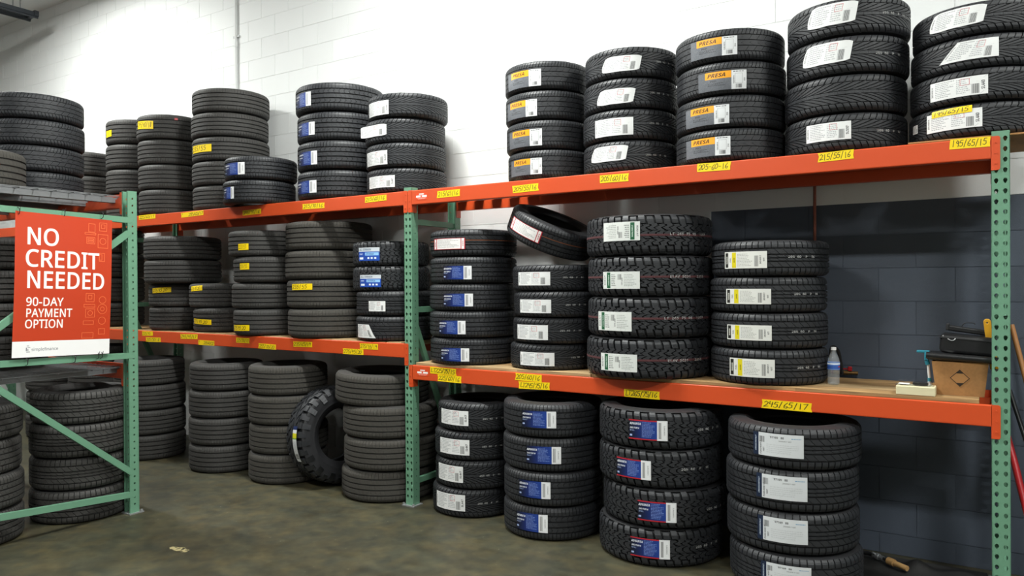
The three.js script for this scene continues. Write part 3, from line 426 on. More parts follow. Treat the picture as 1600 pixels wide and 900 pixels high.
// stacks: x, z, floor height, radius, height of one tire, and per tire from the top [shift, sticker, azimuth, height, arc, size]
const STACKS = {
  AB: [-4.42, -0.12, 0, 0.330, 0.258, [0, 0.02, 0, 0.01]],
  AC: [-5.25, -0.10, 0, 0.330, 0.256, [0.02, 0, 0.01, 0]],
  A: [0.441, -0.255, 0, 0.312, 0.206, [[.036, 'white', 95, 0.48, 0.264, 0.105], [.006, 'white', 89, 0.47, 0.262, 0.109], [.006, 'white', 97, 0.52, 0.245, 0.119], [-.018, 'white', 92, 0.54, 0.267, 0.119]]],
  B: [1.149, -0.155, 0, 0.336, 0.223, [[.003, 'blue', 77, 0.55, 0.235, 0.107], [-.003, 'blue', 71, 0.52, 0.233, 0.111], [.005, 'blue', 83, 0.51, 0.226, 0.108], [-.003, 'blue', 86, 0.53, 0.23, 0.116]]],
  C: [1.933, -0.163, 0, 0.382, 0.229, [[-.009, 'redblue', 80, 0.51, 0.231, 0.116], [-.009, 'redblue', 94, 0.48, 0.227, 0.113], [.018, 'redblue', 76, 0.45, 0.226, 0.116], [-.009, 'redblue', 78, 0.5, 0.233, 0.112]]],
  D: [2.736, -0.100, 0, 0.353, 0.226, [[.007, 'longwhite', 91, 0.57, 0.263, 0.121], [-.007, 'longwhite', 86, 0.59, 0.261, 0.142], [-.004, 'longwhite', 86, 0.6, 0.257, 0.131], [.015, 'longwhite', 86, 0.74, 0.256, 0.101]]],
  E: [0.390, -0.291, 1.083, 0.325, 0.196, [[.006, 'redwhite', 91, 0.46, 0.29, 0.08], [.006, 'blue', 77, 0.39, 0.224, 0.096], [.0, 'blue', 75, 0.4, 0.231, 0.091], [.0, 'blue', 84, 0.39, 0.224, 0.096], [.0, 'blue', 81, 0.4, 0.233, 0.094]]],
  F: [1.097, -0.301, 1.083, 0.304, 0.178, [[.005, 'white', 93, 0.47, 0.264, 0.09], [.016, 'white', 93, 0.43, 0.256, 0.09], [.005, 'white', 97, 0.44, 0.268, 0.099], [-.021, 'white', 84, 0.43, 0.258, 0.09]]],
  G: [1.818, -0.262, 1.083, 0.400, 0.251, [[-.007, 'greenflip', 93, 0.62, 0.248, 0.114], [.002, 'green', 95, 0.39, 0.255, 0.105], [.002, 'green', 102, 0.4, 0.253, 0.117], [-.007, 'green', 96, 0.38, 0.255, 0.107]]],
  H: [2.558, -0.306, 1.083, 0.333, 0.206, [[.007, 'yellow', 101, 0.46, 0.261, 0.096], [-.005, 'yellow', 96, 0.45, 0.266, 0.087], [-.001, 'yellow', 96, 0.45, 0.264, 0.086], [-.001, 'yellow', 93, 0.48, 0.261, 0.103]]],
  I: [1.033, -0.323, 2.375, 0.300, 0.202, [[-.011, 'orange', 96, 0.34, 0.291, 0.124], [-.008, 'orange', 101, 0.36, 0.279, 0.129], [.0, 'orange', 97, 0.31, 0.292, 0.115], [.012, 'orange', 98, 0.43, 0.279, 0.109]]],
  J: [1.662, -0.324, 2.375, 0.308, 0.197, [[.007, 'crumple', 79, 0.43, 0.262, 0.097], [.0, 'crumple', 85, 0.38, 0.263, 0.095], [-.004, 'white', 87, 0.42, 0.264, 0.117], [-.002, 'crumple', 94, 0.64, 0.273, 0.097]]],
  K: [2.328, -0.321, 2.375, 0.325, 0.194, [[-.004, 'orange', 91, 0.43, 0.284, 0.134], [.004, 'orange', 83, 0.39, 0.281, 0.121], [0, 'orange', 100, 0.39, 0.287, 0.133], [0, 'orange', 99, 0.45, 0.289, 0.12]]],
  L: [2.986, -0.341, 2.375, 0.322, 0.206, [[.012, 'crumple', 96, 0.65, 0.269, 0.121], [.006, 'crumple', 100, 0.65, 0.274, 0.113], -.005, [-.005, 'white', 97, 0.52, 0.238, 0.097]]],
  M: [3.634, -0.331, 2.387, 0.316, 0.167, [[.011, 'crumple', 109, 0.58, 0.272, 0.123], [.003, 'cut', 98, 0.55, 0.263, 0.112], [.0, 'white', 106, 0.47, 0.267, 0.126], [-.006, 'white', 109, 0.53, 0.264, 0.127]]],
  N: [-1.039, -0.357, 2.375, 0.375, 0.239, [[-.008, 'blue', 101, 0.44, 0.225, 0.114], [0, 'blue', 99, 0.42, 0.239, 0.106], [.012, 'blue', 96, 0.4, 0.242, 0.111], [.005, 'blue', 101, 0.42, 0.291, 0.102]]],
  O: [-0.279, -0.322, 2.375, 0.319, 0.192, [[.014, 'white', 99, 0.39, 0.242, 0.132], [-.014, 'peel', 101, 0.52, 0.273, 0.089], [-.002, 'white', 99, 0.36, 0.251, 0.114], [-.002, 'white', 91, 0.44, 0.272, 0.09]]],
  P: [-1.825, -0.130, 2.375, 0.310, 0.203, [[.009, 'blue', 88, 0.45, 0.251, 0.104], [-.009, 'blue', 95, 0.44, 0.148, 0.102]]],
  Q: [-2.523, -0.369, 2.375, 0.354, 0.227, [-.017, -.027, [-.017, 'tape', 88, 0.51, 0.269, 0.069], -.017, -.017]],
  R: [-3.425, -0.320, 2.375, 0.321, 0.250, [[-.007, 'tape', 83, 0.56, 0.222, 0.079], -.007, .008, .022]],
  S: [-4.176, -0.420, 2.375, 0.321, 0.265, [[0, 'tape', 95, 0.43, 0.117, 0.068], 0, 0, 0]],
  T: [-5.112, -0.343, 2.375, 0.320, 0.268, [0, 0, 0]],
  U: [-3.211, -0.296, 1.225, 0.362, 0.232, [0, 0, [-0.08, 'tape', 70, 0.72, 0.213, 0.05, 0.28], [-0.08, '', 0, 0, 0, 0, 0.28]]],
  V: [-2.655, -0.330, 1.225, 0.285, 0.231, [[-.02, 'tape', 86, 0.81, 0.155, 0.048], [.04, 'tape', 85, 0.44, 0.238, 0.048]]],
  W: [-1.890, -0.250, 1.225, 0.310, 0.232, [[-.027, 'tape', 74, 0.36, 0.105, 0.056], [.027, 'tape', 82, 0.62, 0.106, 0.055], 0, [.027, 'tape', 93, 0.29, 0.226, 0.051]]],
  X: [-1.163, -0.327, 1.225, 0.367, 0.244, [-.009, -.009, [.007, 'tape', 85, 0.75, 0.223, 0.05], .023]],
  Y: [-0.420, -0.302, 1.225, 0.307, 0.196, [[-.021, 'lightblue', 84, 0.47, 0.202, 0.104], [-.014, 'lightblue', 82, 0.32, 0.197, 0.095], [.022, 'white', 76, 0.34, 0.145, 0.079], [.022, 'torn', 99, 0.32, 0.197, 0.105]]],
  AA: [-3.330, 0.000, 0, 0.320, 0.239, [0, 0, 0, 0]],
  BB: [-2.282, -0.098, 0, 0.322, 0.243, [.009, 0, 0, 0]],
  CC: [-1.495, -0.143, 0, 0.332, 0.247, [0, 0, 0, 0]],
  DD: [-0.391, -0.225, 0, 0.373, 0.244, [-.085, 0, .012, -.02]],
  W3: [-4.623, -0.355, 1.225, 0.330, 0.267, [0, 0, 0, 0]],
  Y1: [-1.965, 1.385, 0, 0.325, 0.232, [0, 0, -.02, -.02]],
  Y2: [-2.0, 2.12, 0, 0.325, 0.226, [0, -.01, .01, 0]],
  Z1: [-2.624, 1.380, 2.335, 0.340, 0.196, [0, 0, 0, 0]],
  Z2: [-2.240, 1.980, 2.335, 0.330, 0.262, [0]],
  Z3: [-2.467, 1.722, 1.09, 0.320, 0.232, [0, 0, 0, 0]],
};
const LOOK = {
  AB: ['rib', 'worn', 'far back floor stack above the poster rack\'s right floor stack', 'far back floor tires'],
  AC: ['rib', 'worn', 'far back floor stack left behind the poster rack diagonal', 'far back left floor tires'],   // tread, finish, where it is, group
  A: ['swept', 'fresh', 'floor stack with white stickers beside the middle post', 'white-stickered tires on the floor'],
  B: ['touring', 'fresh', 'floor stack with plain blue stickers', 'blue-stickered tires on the floor'],
  C: ['chunky', 'fresh', 'floor stack with chunky tread and red-edged blue stickers', 'chunky tires on the floor'],
  D: ['highway', 'fresh', 'rightmost floor stack with long silver stickers', 'silver-stickered tires on the floor'],
  E: ['touring', 'fresh', 'five-tire middle-shelf stack right beside the middle post', 'five-tire stack by the middle post'],
  F: ['swept', 'fresh', 'middle-shelf stack under the leaning tire', 'middle-shelf tires with white stickers'],
  G: ['chunky', 'fresh', 'chunky middle-shelf stack with green-banded stickers', 'green-banded chunky tires'],
  H: ['highway', 'fresh', 'middle-shelf stack with yellow-banded stickers by the bottle', 'yellow-banded tires'],
  I: ['slant', 'fresh', 'left one of two orange-stickered top-shelf stacks', 'left orange-stickered tires'],
  J: ['swept', 'fresh', 'crumpled-sticker stack between two orange-stickered stacks', 'tires between the orange-stickered stacks'],
  K: ['slant', 'fresh', 'right one of two orange-stickered top-shelf stacks', 'right orange-stickered tires'],
  L: ['swept', 'fresh', 'top-shelf stack just right of the orange-stickered stacks', 'second stack from the right on top'],
  M: ['swept', 'fresh', 'rightmost top-shelf stack above the end post', 'rightmost stack on top'],
  N: ['touring', 'fresh', 'large blue-stickered stack of four on left top shelf', 'blue-stickered tires on the left top shelf'],
  O: ['swept', 'fresh', 'white-stickered top-shelf stack above the middle post', 'tires above the middle post'],
  P: ['touring', 'fresh', 'low blue-stickered pair at the left top shelf edge', 'low pair on the left top shelf'],
  Q: ['rib', 'worn', 'tall five-tire worn stack on the left top shelf', 'tall worn stack'],
  R: ['rib', 'worn', 'worn top-shelf stack left of the five-tire stack', 'worn stack beside the tall one'],
  S: ['rib', 'worn', 'worn narrow top-shelf stack second left of five-tire stack', 'narrow worn stack'],
  T: ['rib', 'worn', 'worn top-shelf stack showing beside the poster rack tires', 'far left worn stack on top'],
  U: ['rib', 'worn', 'leftmost worn stack of four beside the poster rack post', 'leftmost stack on the left middle shelf'],
  V: ['rib', 'worn', 'low worn yellow-taped pair on the left middle shelf', 'low pair on the left middle shelf'],
  W: ['rib', 'worn', 'yellow-taped stack of four on the left middle shelf', 'yellow-taped stack'],
  X: ['rib', 'dusty', 'dusty large stack of four on the left middle shelf', 'dusty stack on the left middle shelf'],
  Y: ['chunky', 'fresh', 'left middle-shelf stack partly behind the middle post', 'stack behind the middle post'],
  AA: ['rib', 'worn', 'leftmost floor stack beside the poster rack post', 'leftmost back floor stack'],
  BB: ['rib', 'worn', 'second floor stack from the poster rack post', 'second back floor stack'],
  CC: ['rib', 'dusty', 'dusty floor stack left of the upright tire', 'dusty floor stack by the upright tire'],
  DD: ['rib', 'dusty', 'dusty floor stack behind the middle post', 'dusty floor stack behind the middle post'],
  W3: ['rib', 'worn', 'dark middle-shelf stack seen between poster and rack post', 'stack behind the poster rack post'],
  Y1: ['highway', 'worn', 'floor stack inside the poster rack behind its diagonal brace', 'floor stack in the poster rack'],
  Y2: ['touring', 'worn', 'floor stack at the left picture edge in poster rack', 'floor stack at the left edge'],
  Z1: ['slant', 'fresh', 'dark unlabelled stack on top of the poster rack', 'unlabelled stack on the poster rack'],
  Z2: ['rib', 'dusty', '', ''],
  Z3: ['rib', 'worn', 'stack behind the left edge of the poster', 'middle stack in the poster rack'],
};
const PLACE = { 2: ['upper', 'lower'], 3: ['topmost', 'middle', 'bottom'], 4: ['topmost', 'second from top', 'third from top', 'bottom'], 5: ['topmost', 'second from top', 'middle', 'fourth from top', 'bottom'] };
const CODE = { L: 'whiteL', M: 'whiteM', A: 'whiteA', O: 'whiteA' };
for (const [k, [x, z, base, R, H, list]] of Object.entries(STACKS)) {
  const [tread, fin, where, group] = LOOK[k];
  list.forEach((e, i) => {
    const [dx, kind, az, yf, arc, size, r] = Array.isArray(e) ? e : [e];
    const n = list.length, own = k === 'Y' && i > 1 ? 'highway' : k === 'E' && i === 0 ? 'highway' : tread, radius = r || R;
    const t = newTire(own, fin);
    t.position.set(x + dx, base + (n - 1 - i) * H, z + (rnd() - 0.5) * 0.012); t.scale.set(radius / R0, H / H0, radius / R0);
    t.children[1].rotation.y = rnd() * 6.28;
    t.userData = { label: k === 'Z2' ? 'dusty ribbed tire at the left edge atop the poster rack' : `${PLACE[n][i]} tire in ${where}`, category: 'tire' };
    if (group) t.userData.group = group;
    if (kind) {
      sticker(t, kind === 'white' && CODE[k] ? CODE[k] : kind, az, yf, arc, size, radius, H);
      if ('GFHJLCA'.includes(k[0]) && k.length === 1) mesh('printed_marking', patchGeometry(az - 62 - rnd() * 6, H0 * (0.5 + 0.06 * (rnd() - 0.5)), 0.26, 0.020, 0.0012, 'plain'), printMat[k === 'G' ? i % 2 : 2], t);
    }
    if (k === 'G') mesh('paint_stripe', redRing, M.redLine, t);
    if (k === 'E' && i === 0) mesh('paint_stripe', orangeRing, M.orangeLine, t);
    if (k === 'M' && i === 3) { sticker(t, 'tape195', 110, 0.8, 0.19, 0.034, radius, H, 0.004); sticker(t, 'white', 150, 0.5, 0.05, 0.045, radius, H); }
    if (k === 'R' && i === 0) mesh('red_tag', patchGeometry(25, H0 * 0.8, 0.03, 0.018, 0.001, 'plain'), M.redPaint, t);
    if (k === 'DD' && i === 0) t.rotation.z = -0.035;
  });
}
{ // the tire leaning across two stacks
  const t = newTire('touring', 'fresh'); t.scale.set(0.315 / R0, 0.195 / H0, 0.315 / R0);
  t.rotation.set(0.07, 0, -0.447, 'XYZ'); t.position.set(1.033, 1.945, -0.30);
  t.userData = { label: 'tilted tire with red-edged white sticker leaning on the five-tire stack', category: 'tire' };
  sticker(t, 'redwhite', 100, 0.5, 0.29, 0.085, 0.315, 0.195); mesh('paint_stripe', orangeRing, M.orangeLine, t);
}
{ // the mud tire standing on its tread between two floor stacks
  const t = newTire('mud', 'fresh'); const R = 0.405, W = 0.27; t.scale.set(R / R0, W / H0, R / R0);
  const axis = new THREE.Vector3(0.95, 0.08, 0.24).normalize();
  t.quaternion.setFromUnitVectors(new THREE.Vector3(0, 1, 0), axis);
  const c = new THREE.Vector3(-0.97, 0.413, -0.20); t.position.copy(c).addScaledVector(axis, -W / 2);
  t.userData = { label: 'knobbly mud tire standing upright with a hanging white tag', category: 'tire' };
  mesh('sticker', patchGeometry(100, H0 * 0.70, 0.235, 0.05, 0.004, 'plain'), stickerMat.tag, t);
}

// ---------------------------------------------------------------- poster tied to the end frame
{
  const W = 0.63, H = 0.945, X = -1.598;
  const t = thing('poster', 'orange credit poster with white lettering tied to the green end frame', 'poster', [X, 1.20, 1.685]);
  const art = canvasTexture(1000, 1500, (g, w, h) => {
    g.fillStyle = '#bd3810'; g.fillRect(0, 0, w, h); g.fillStyle = '#f0efee'; g.fillRect(0, h * 0.89, w, h * 0.11);
    g.strokeStyle = 'rgba(240,130,80,0.75)'; g.lineWidth = 5; g.lineJoin = 'round';
    const R = (x, y, a, b) => g.strokeRect(x, y, a, b), C = (x, y, r) => { g.beginPath(); g.arc(x, y, r, 0, 7); g.stroke(); };
    R(740, 60, 70, 90); R(700, 160, 120, 20); R(720, 210, 90, 70); R(735, 225, 60, 15); R(735, 250, 60, 15); R(860, 40, 80, 90); R(880, 60, 40, 40); R(845, 170, 110, 150); C(900, 245, 34); R(860, 380, 60, 90); R(860, 395, 30, 60);
    R(720, 830, 90, 90); R(745, 850, 40, 40); R(700, 950, 120, 30); R(720, 1000, 100, 90); C(770, 1045, 26); R(700, 1130, 110, 40); R(690, 1260, 120, 60); C(905, 900, 38); C(905, 1000, 52); C(905, 1000, 22); C(905, 1130, 40); R(870, 1220, 70, 60);
    const write = (s, x, y, width, size, lw) => { g.font = `${size}px sans-serif`; g.fillStyle = g.strokeStyle = '#f7f2ee'; g.lineWidth = lw; g.lineJoin = 'round'; g.save(); g.translate(x, y); const k = width / g.measureText(s).width; g.scale(k, 1); g.fillText(s, 0, 0); g.strokeText(s, 0, 0); g.restore(); };
    write('NO', 102, 331, 335, 244, 7); write('CREDIT', 94, 560, 765, 244, 7); write('NEEDED', 104, 782, 825, 244, 7);
    write('90-DAY', 112, 968, 375, 120, 3); write('PAYMENT', 112, 1085, 468, 120, 3); write('OPTION', 108, 1199, 390, 120, 3);
    g.fillStyle = '#7d8084'; g.fillRect(138, 1380, 22, 6); g.fillRect(130, 1400, 10, 36); g.fillRect(146, 1396, 26, 6); g.fillRect(146, 1414, 8, 22); g.fillRect(134, 1442, 36, 6);
    g.fillStyle = '#55585d'; g.font = '44px sans-serif'; g.fillText('simplefinance', 182, 1436, 270);
  });
  const sheet = new THREE.PlaneGeometry(W, H, 24, 24); { const p = sheet.attributes.position; for (let i = 0; i < p.count; i++) { const x = p.getX(i) / W, y = p.getY(i) / H; p.setZ(i, 0.004 * Math.cos(y * 6.28) + 0.003 * Math.sin(x * 9 + y * 3)); } sheet.computeVertexNormals(); }
  const f = mesh('printed_sheet', sheet, new THREE.MeshStandardMaterial({ map: art, roughness: 0.55, side: THREE.DoubleSide }), t, [0.016, H / 2, 0], [-0.012, Math.PI / 2, 0]);
  f.rotation.order = 'YXZ'; f.rotation.set(0, Math.PI / 2, -0.033);
  for (const [z, y] of [[0.28, 0.955], [0.0, 0.962], [-0.26, 0.968], [0.24, -0.02], [-0.06, -0.03], [-0.22, -0.018], [-0.245, -0.016]]) {
    const a = -z * 0; mesh('zip_tie', new THREE.TorusGeometry(0.024, 0.0022, 6, 18).rotateX(0), M.zip, t, [0.0, y + a, z]);
    mesh('zip_tie', rod([0.02, y - 0.02, z], [0.028, y + (y > 0.5 ? 0.03 : 0.028), z - 0.004], 0.0018, 6), M.zip, t);
  }
}

// ---------------------------------------------------------------- things on the right middle shelf
const SHELF = YMR + 0.0215;
{
  const t = thing('cardboard_box', 'small tan cardboard box with a printed diamond on the plank deck', 'box', [3.555, SHELF, -0.235]);
  const wB = 0.212, wT = 0.25, h = 0.172, d = 0.25, th = 0.004;
  const panel = (w0, w1) => { const s = new THREE.Shape(); s.moveTo(-w0 / 2, 0); s.lineTo(w0 / 2, 0); s.lineTo(w1 / 2, h); s.lineTo(-w1 / 2, h); s.closePath(); return new THREE.ExtrudeGeometry(s, { depth: th, bevelEnabled: false }); };
  const lean = Math.atan2((wT - wB) / 2, h);
  mesh('side_panel', panel(wB, wT), M.card, t, [0, 0, d / 2 - th], [0.05, 0, 0]);
  mesh('side_panel', panel(wB, wT), M.card, t, [0, 0, -d / 2], [-0.05, 0, 0]);
  mesh('side_panel', panel(d, d + 0.01), M.card, t, [wB / 2 - th, 0, 0], [0, Math.PI / 2, 0]).rotation.set(0, Math.PI / 2, lean, 'ZYX');
  mesh('side_panel', panel(d, d + 0.01), M.card, t, [-wB / 2, 0, 0]).rotation.set(0, Math.PI / 2, -lean * -1, 'ZYX');
  mesh('bottom_panel', box(wB, th, d, 0, th / 2, 0), M.card, t);
  const sign = canvasTexture(256, 256, (g, w) => { g.clearRect(0, 0, w, w); g.fillStyle = '#a87948'; g.fillRect(0, 0, w, w); g.strokeStyle = '#2a2018'; g.lineWidth = 9; g.beginPath(); g.moveTo(128, 14); g.lineTo(242, 128); g.lineTo(128, 242); g.lineTo(14, 128); g.closePath(); g.stroke(); g.fillStyle = '#2a2018'; g.beginPath(); g.moveTo(128, 14); g.lineTo(178, 62); g.lineTo(78, 62); g.fill(); g.beginPath(); g.moveTo(128, 242); g.lineTo(178, 194); g.lineTo(78, 194); g.fill(); });
  const dg = new THREE.CircleGeometry(0.047, 4); mesh('printed_diamond', dg, mat(0xffffff, 0.85, { map: sign }), t, [0.0, 0.090, d / 2 + 0.0062], [0.05, 0, 0]);
  const top = SHELF + h + 0.002;
  const tray = thing('plastic_tray', 'flat glossy black plastic tray lying across the cardboard box', 'tray', [3.56, top, -0.225]);
  mesh('tray_body', rbox(0.31, 0.028, 0.26, 0.01, 0, 0.014, 0), M.black, tray); mesh('rolled_edge', rod([-0.155, 0.024, 0.13], [0.16, 0.018, 0.13], 0.017, 12), M.black, tray); mesh('paper_scrap', box(0.05, 0.001, 0.03, -0.09, 0.0288, 0.06), M.capWhite, tray, null, [0, 0.4, 0]);
  tray.rotation.z = -0.03;
  const kase = thing('zip_case', 'black soft case with a small metal clasp on the tray', 'case', [3.585, top + 0.032, -0.235]);
  mesh('case_body', rbox(0.25, 0.098, 0.17, 0.02, 0, 0.049, 0), M.black, kase); mesh('lid_seam', rbox(0.254, 0.008, 0.174, 0.003, 0, 0.078, 0), M.matteBlack, kase);
  mesh('clasp', tube([[-0.09, 0.075, 0.089], [-0.075, 0.068, 0.093], [-0.062, 0.07, 0.092], [-0.055, 0.08, 0.089]], 0.003, 16, 6), M.steel, kase);
  kase.rotation.z = -0.07;
  const bar = thing('hand_stapler', 'flat black plastic bar tool with a wire loop atop the case', 'tool', [3.60, top + 0.140, -0.235]);
  mesh('bar_body', rbox(0.22, 0.028, 0.05, 0.008, 0, 0.012, 0), M.black, bar); mesh('end_cap', rbox(0.016, 0.036, 0.056, 0.006, -0.106, 0.016, 0), M.matteBlack, bar);
  mesh('wire_loop', tube([[-0.045, 0.024, 0], [-0.035, 0.045, 0], [-0.01, 0.052, 0], [0.012, 0.052, 0], [0.012, 0.046, 0]], 0.0025, 24, 6), M.black, bar); bar.rotation.z = -0.14;
  const y = thing('yellow_tool', 'yellow plastic tool handle with a hanging hole behind the end post', 'tool', [3.715, SHELF, -0.20]);
  const s = new THREE.Shape(); s.absarc(0, 0.378, 0.0135, 0, Math.PI, false); s.lineTo(-0.016, 0.14); s.lineTo(0.016, 0.14); s.closePath(); const hole = new THREE.Path(); hole.absarc(0, 0.374, 0.007, 0, 7, true); s.holes.push(hole);
  mesh('grip', new THREE.ExtrudeGeometry(s, { depth: 0.014, bevelEnabled: true, bevelSize: 0.003, bevelThickness: 0.003, bevelSegments: 2 }), M.yellow, y); mesh('blade', box(0.03, 0.15, 0.006, 0, 0.075, 0.007), M.steel, y); y.rotation.z = 0.13; y.position.x = 3.722;
}
{
  const t = thing('foam_block', 'pale yellow foam block with clear packaging on the plank deck', 'block', [3.362, SHELF, -0.055]);
  mesh('block_body', rbox(0.178, 0.046, 0.10, 0.004, 0, 0.023, 0), M.paleFoam, t); const sh = new THREE.Shape(); sh.moveTo(-0.085, 0); sh.lineTo(0.085, 0); sh.lineTo(0.08, 0.014); sh.lineTo(0.02, 0.018); sh.lineTo(-0.075, 0.016); sh.closePath();
  mesh('clear_package', new THREE.ExtrudeGeometry(sh, { depth: 0.085, bevelEnabled: true, bevelSize: 0.003, bevelThickness: 0.003, bevelSegments: 1 }), M.clear, t, [-0.005, 0.0495, -0.042]);
  mesh('black_insert', rbox(0.07, 0.012, 0.05, 0.003, 0.02, 0.058, -0.005), M.black, t); mesh('card_insert', box(0.05, 0.002, 0.05, -0.055, 0.053, -0.002), M.capWhite, t);
}
{
  const t = thing('blow_gun', 'small teal blow gun standing behind the foam block', 'tool', [3.415, SHELF, -0.18]);
  mesh('head', merge([rbox(0.022, 0.05, 0.02, 0.006, -0.012, 0.19, 0), rbox(0.062, 0.014, 0.018, 0.005, -0.028, 0.213, 0), rod([-0.012, 0.165, 0], [-0.006, 0.145, 0], 0.012)]), M.teal, t);
  mesh('tube', rod([-0.006, 0.15, 0], [0.004, 0.03, 0.0], 0.007), M.capWhite, t); mesh('collar', rod([0.0005, 0.075, 0], [0.002, 0.055, 0.0], 0.0095), M.teal, t); mesh('nozzle_base', merge([rod([0.004, 0.035, 0], [0.006, 0.0, 0.0], 0.012), rod([-0.02, 0.012, 0], [0.02, 0.012, 0.01], 0.006)]), M.steel, t);
}
{
  const t = thing('water_bottle', 'clear plastic water bottle with a blue band standing on the planks', 'bottle', [2.933, SHELF, -0.25]);
  const prof = [[0, 0.004], [0.024, 0.0], [0.031, 0.006], [0.0325, 0.02], [0.031, 0.032], [0.0325, 0.044], [0.031, 0.056], [0.0325, 0.068], [0.0315, 0.08], [0.0325, 0.092], [0.0325, 0.13], [0.029, 0.15], [0.019, 0.172], [0.0125, 0.184], [0.0125, 0.2]].map(([r, y]) => new THREE.Vector2(r, y));
  mesh('bottle_body', new THREE.LatheGeometry(prof, 28), M.bottle, t); mesh('cap', new THREE.CylinderGeometry(0.0145, 0.0145, 0.016, 20).translate(0, 0.204, 0), M.capWhite, t);
  const band = canvasTexture(256, 64, (g, w, h) => { g.fillStyle = '#5f86c8'; g.fillRect(0, 0, w, h); g.fillStyle = '#dfe8f4'; g.fillRect(0, 8, w, 12); g.fillStyle = '#2c56a6'; g.fillRect(0, 28, w, 30); g.fillStyle = '#c03038'; g.fillRect(40, 34, 30, 10); g.fillRect(168, 34, 30, 10); });
  mesh('paper_band', new THREE.CylinderGeometry(0.0335, 0.0335, 0.042, 28, 1, true).translate(0, 0.108, 0), mat(0xffffff, 0.5, { map: band }), t);
}
{
  const t = thing('copper_pipe', 'thin copper air line on the wall ending in a red valve', 'pipe', [2.745, 0, -0.735]);
  mesh('riser', rod([0, 1.16, 0], [0, 2.62, 0], 0.0095), M.copper, t);
  for (const y of [1.6, 2.5]) mesh('clip', box(0.05, 0.014, 0.03, 0, y, -0.012), M.steel, t);
  mesh('elbow', tube([[0, 1.17, 0], [0.004, 1.118, 0.0], [0.04, 1.100, 0], [0.13, 1.100, 0]], 0.0105, 24, 8), M.copper, t);
  const b = mesh('brass_fitting', merge([rod([0.11, 1.100, 0], [0.20, 1.100, 0], 0.015, 6), rod([0.20, 1.100, 0], [0.25, 1.100, 0.0], 0.011), rod([0.16, 1.100, 0], [0.16, 1.122, 0], 0.008)]), M.brass, t);
  mesh('valve_handle', merge([rbox(0.024, 0.028, 0.02, 0.005, 0.205, 1.126, 0.008), rbox(0.05, 0.007, 0.016, 0.003, 0.185, 1.124, 0.006)]), M.redPaint, b);
  const h = thing('air_hose', 'black air hose looping beside the water bottle', 'hose', [2.835, SHELF, -0.66]);
  mesh('hose', tube([[0.075, 0.013, -0.03], [0.07, 0.09, -0.01], [0.055, 0.165, 0.01], [0.03, 0.185, 0.03], [0.015, 0.11, 0.04], [0.012, 0.013, 0.03]], 0.010, 60, 8), M.matteBlack, h);
}
{ // things on the floor under the right end
  const t = thing('floor_hose', 'black air hose with chrome coupler and tan nozzle on the floor', 'hose', [3.10, 0, -0.50]);
  mesh('hose', tube([[-0.62, 0.014, -0.18], [-0.4, 0.014, -0.2], [-0.22, 0.02, -0.14], [-0.02, 0.05, -0.06], [0.0, 0.052, -0.04]], 0.013, 40, 8), M.matteBlack, t);
  mesh('coupler', merge([rod([0.0, 0.052, -0.04], [0.06, 0.054, 0.0], 0.014), rod([0.02, 0.053, -0.027], [0.035, 0.053, -0.017], 0.019), rod([0.02, 0.06, -0.03], [0.0, 0.075, -0.01], 0.006)]), M.steel, t);
  mesh('nozzle', merge([rod([0.085, 0.054, 0.02], [0.12, 0.052, 0.042], 0.021), rod([0.12, 0.052, 0.042], [0.19, 0.048, 0.085], 0.0155)]), M.tan, t); mesh('stem', rod([0.05, 0.054, -0.005], [0.09, 0.054, 0.023], 0.009), M.matteBlack, t);
  const g = new THREE.PlaneGeometry(0.68, 0.62, 40, 34).rotateX(-Math.PI / 2), p = g.attributes.position;
  for (let i = 0; i < p.count; i++) { const x = p.getX(i), z = p.getZ(i), e = Math.min(1, (0.34 - Math.abs(x)) * 7, (0.31 - Math.abs(z)) * 7); p.setY(i, 0.004 + Math.max(0, e) * (0.010 + 0.045 * L16((x + 2) * 9, (z + 2) * 9) * L8((x + 1) * 5, (z + 3) * 5) * 1.6)); }
  g.computeVertexNormals();
  const m = thing('rubber_tarp', 'crumpled black tarp lying on the floor under the right shelf', 'tarp', [3.33, 0, -0.40]); mesh('sheet', g, new THREE.MeshStandardMaterial({ color: lin(0.014, 0.0135, 0.013), roughness: 0.75, side: THREE.DoubleSide }), m);
}
{
  const t = thing('cardboard_sheet', 'flat brown cardboard sheet under the rightmost top-shelf tires', 'cardboard', [3.64, YT + 0.0045, -0.33]);
  mesh('sheet', boxUV(rbox(0.62, 0.010, 0.60, 0.003, 0, 0.005, 0), 1), M.card, t);
}
{ // long tools leaning on the wall right of the end post
  const b = thing('broom', 'broom with a brown wooden handle leaning right of the end post', 'broom', [3.97, 0, -0.42]);
  mesh('handle', rod([0.10, 0.10, 0.05], [-0.182, 1.42, -0.31], 0.0135, 12), M.handle, b); mesh('head', rbox(0.3, 0.05, 0.07, 0.012, 0.10, 0.10, 0.05), M.matteBlack, b); mesh('bristles', box(0.28, 0.08, 0.05, 0.10, 0.04, 0.05), M.dark, b);
  const q = thing('squeegee', 'black squeegee pole leaning on the wall beside the broom', 'squeegee', [4.0, 0, -0.30]);
  mesh('pole', rod([0.06, 0.06, 0.05], [-0.222, 1.05, -0.43], 0.012, 12), M.black, q); mesh('head', rbox(0.4, 0.04, 0.03, 0.008, 0.06, 0.05, 0.05), M.matteBlack, q);
  const r = thing('pry_bar', 'red painted curved bar leaning on the wall behind the end post', 'bar', [3.86, 0, -0.40]);
  mesh('bar', tube([[-0.095, 0.80, -0.30], [-0.06, 0.66, -0.22], [-0.03, 0.52, -0.16], [0.02, 0.30, -0.06], [0.07, 0.02, 0.02]], 0.018, 40, 10), M.redPaint, r); mesh('tip', rbox(0.05, 0.03, 0.04, 0.008, 0.075, 0.017, 0.02), M.steel, r);
}
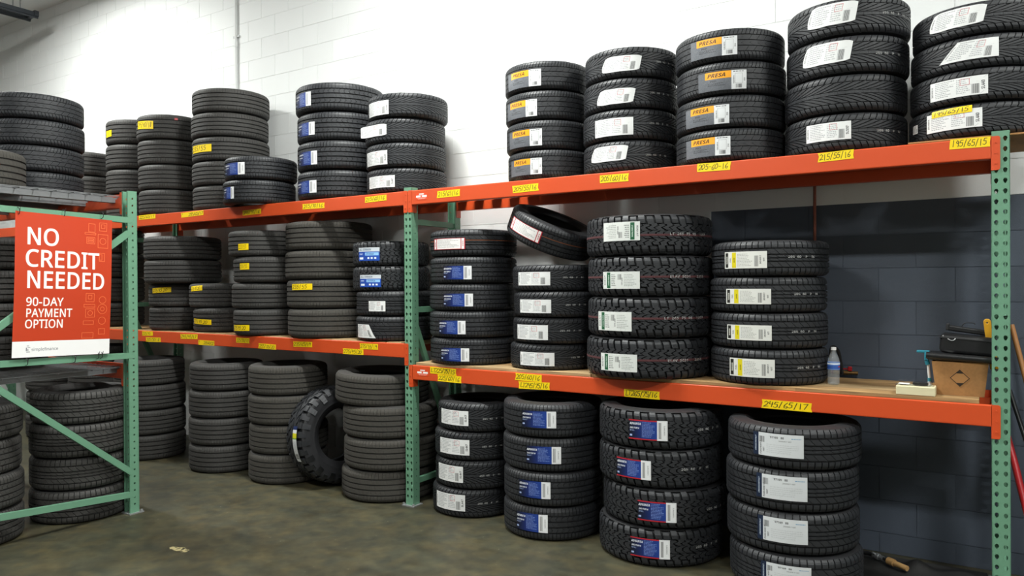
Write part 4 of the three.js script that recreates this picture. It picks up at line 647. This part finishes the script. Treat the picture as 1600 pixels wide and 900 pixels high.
{ // conduit on the wall, door track under the ceiling
  const t = thing('conduit', 'white painted electrical conduit running up the block wall', 'conduit', [-2.962, 0, -0.752]);
  mesh('pipe', rod([0, 2.3, 0], [0, CEILING, 0], 0.0135), M.white, t); for (const y of [2.9, 4.19]) mesh('coupling', rod([0, y - 0.03, 0], [0, y + 0.03, 0], 0.018), M.white, t); mesh('strap', box(0.09, 0.02, 0.012, 0, 4.27, -0.008), M.conduit, t);
  const r = thing('door_track', 'pair of dark door tracks hanging below the ceiling at upper left', 'track', [-6.50, 5.08, 2.2]);
  for (const x of [-0.10, 0.09]) mesh('rail', merge([box(0.05, 0.05, 5.3, x, 0, 0), box(0.02, 0.02, 5.3, x, -0.035, 0)]), M.dark, r);
  mesh('end_bracket', box(0.26, 0.06, 0.05, 0, 0.01, -2.62), M.dark, r); for (const z of [-2.45, 0, 2.4]) for (const x of [-0.10, 0.09]) mesh('hanger', box(0.03, CEILING - 5.08 - 0.02, 0.006, x, (CEILING - 5.08) / 2 + 0.01, z), M.steel, r);
}
// ---------------------------------------------------------------- lamps
for (const [i, [x, y, z, k, up]] of LAMPS.entries()) {
  const t = thing('ceiling_light', ['linear high bay lamp near the wall above the poster rack', 'linear high bay lamp near the wall above the middle post', 'linear high bay lamp near the wall right of the racks', 'linear high bay lamp above the left aisle', 'linear high bay lamp above the middle of the open floor', 'linear high bay lamp above the right aisle'][i], 'ceiling light', [x, y, z], 'high bay lamps');
  mesh('housing', rbox(1.26, 0.06, 0.34, 0.015, 0, 0.035, 0), M.lampBody, t);
  mesh('diffuser', box(1.2, 0.006, 0.3, 0, 0.001, 0), new THREE.MeshStandardMaterial({ color: 0xffffff, emissive: lin(1, 0.99, 0.95), emissiveIntensity: 6 }), t);
  for (const s of [-0.5, 0.5]) mesh('hanger', rod([s, 0.06, 0], [s, CEILING - y, 0], 0.004, 6), M.steel, t);
  const l = new THREE.RectAreaLight(lin(0.975, 1, 0.965), LAMP_POWER * k, 1.2, 0.3); l.position.set(0, -0.012, 0); l.rotation.x = -Math.PI / 2; t.add(l);
  if (up) { mesh('upper_diffuser', box(1.1, 0.006, 0.22, 0, 0.068, 0), new THREE.MeshStandardMaterial({ color: 0xffffff, emissive: lin(1, 0.99, 0.95), emissiveIntensity: 3 }), t); const u = new THREE.RectAreaLight(lin(0.975, 1, 0.985), LAMP_POWER * up, 1.1, 0.22); u.position.set(0, 0.076, 0); u.rotation.x = Math.PI / 2; t.add(u); }
}
renderer.render(scene, camera);
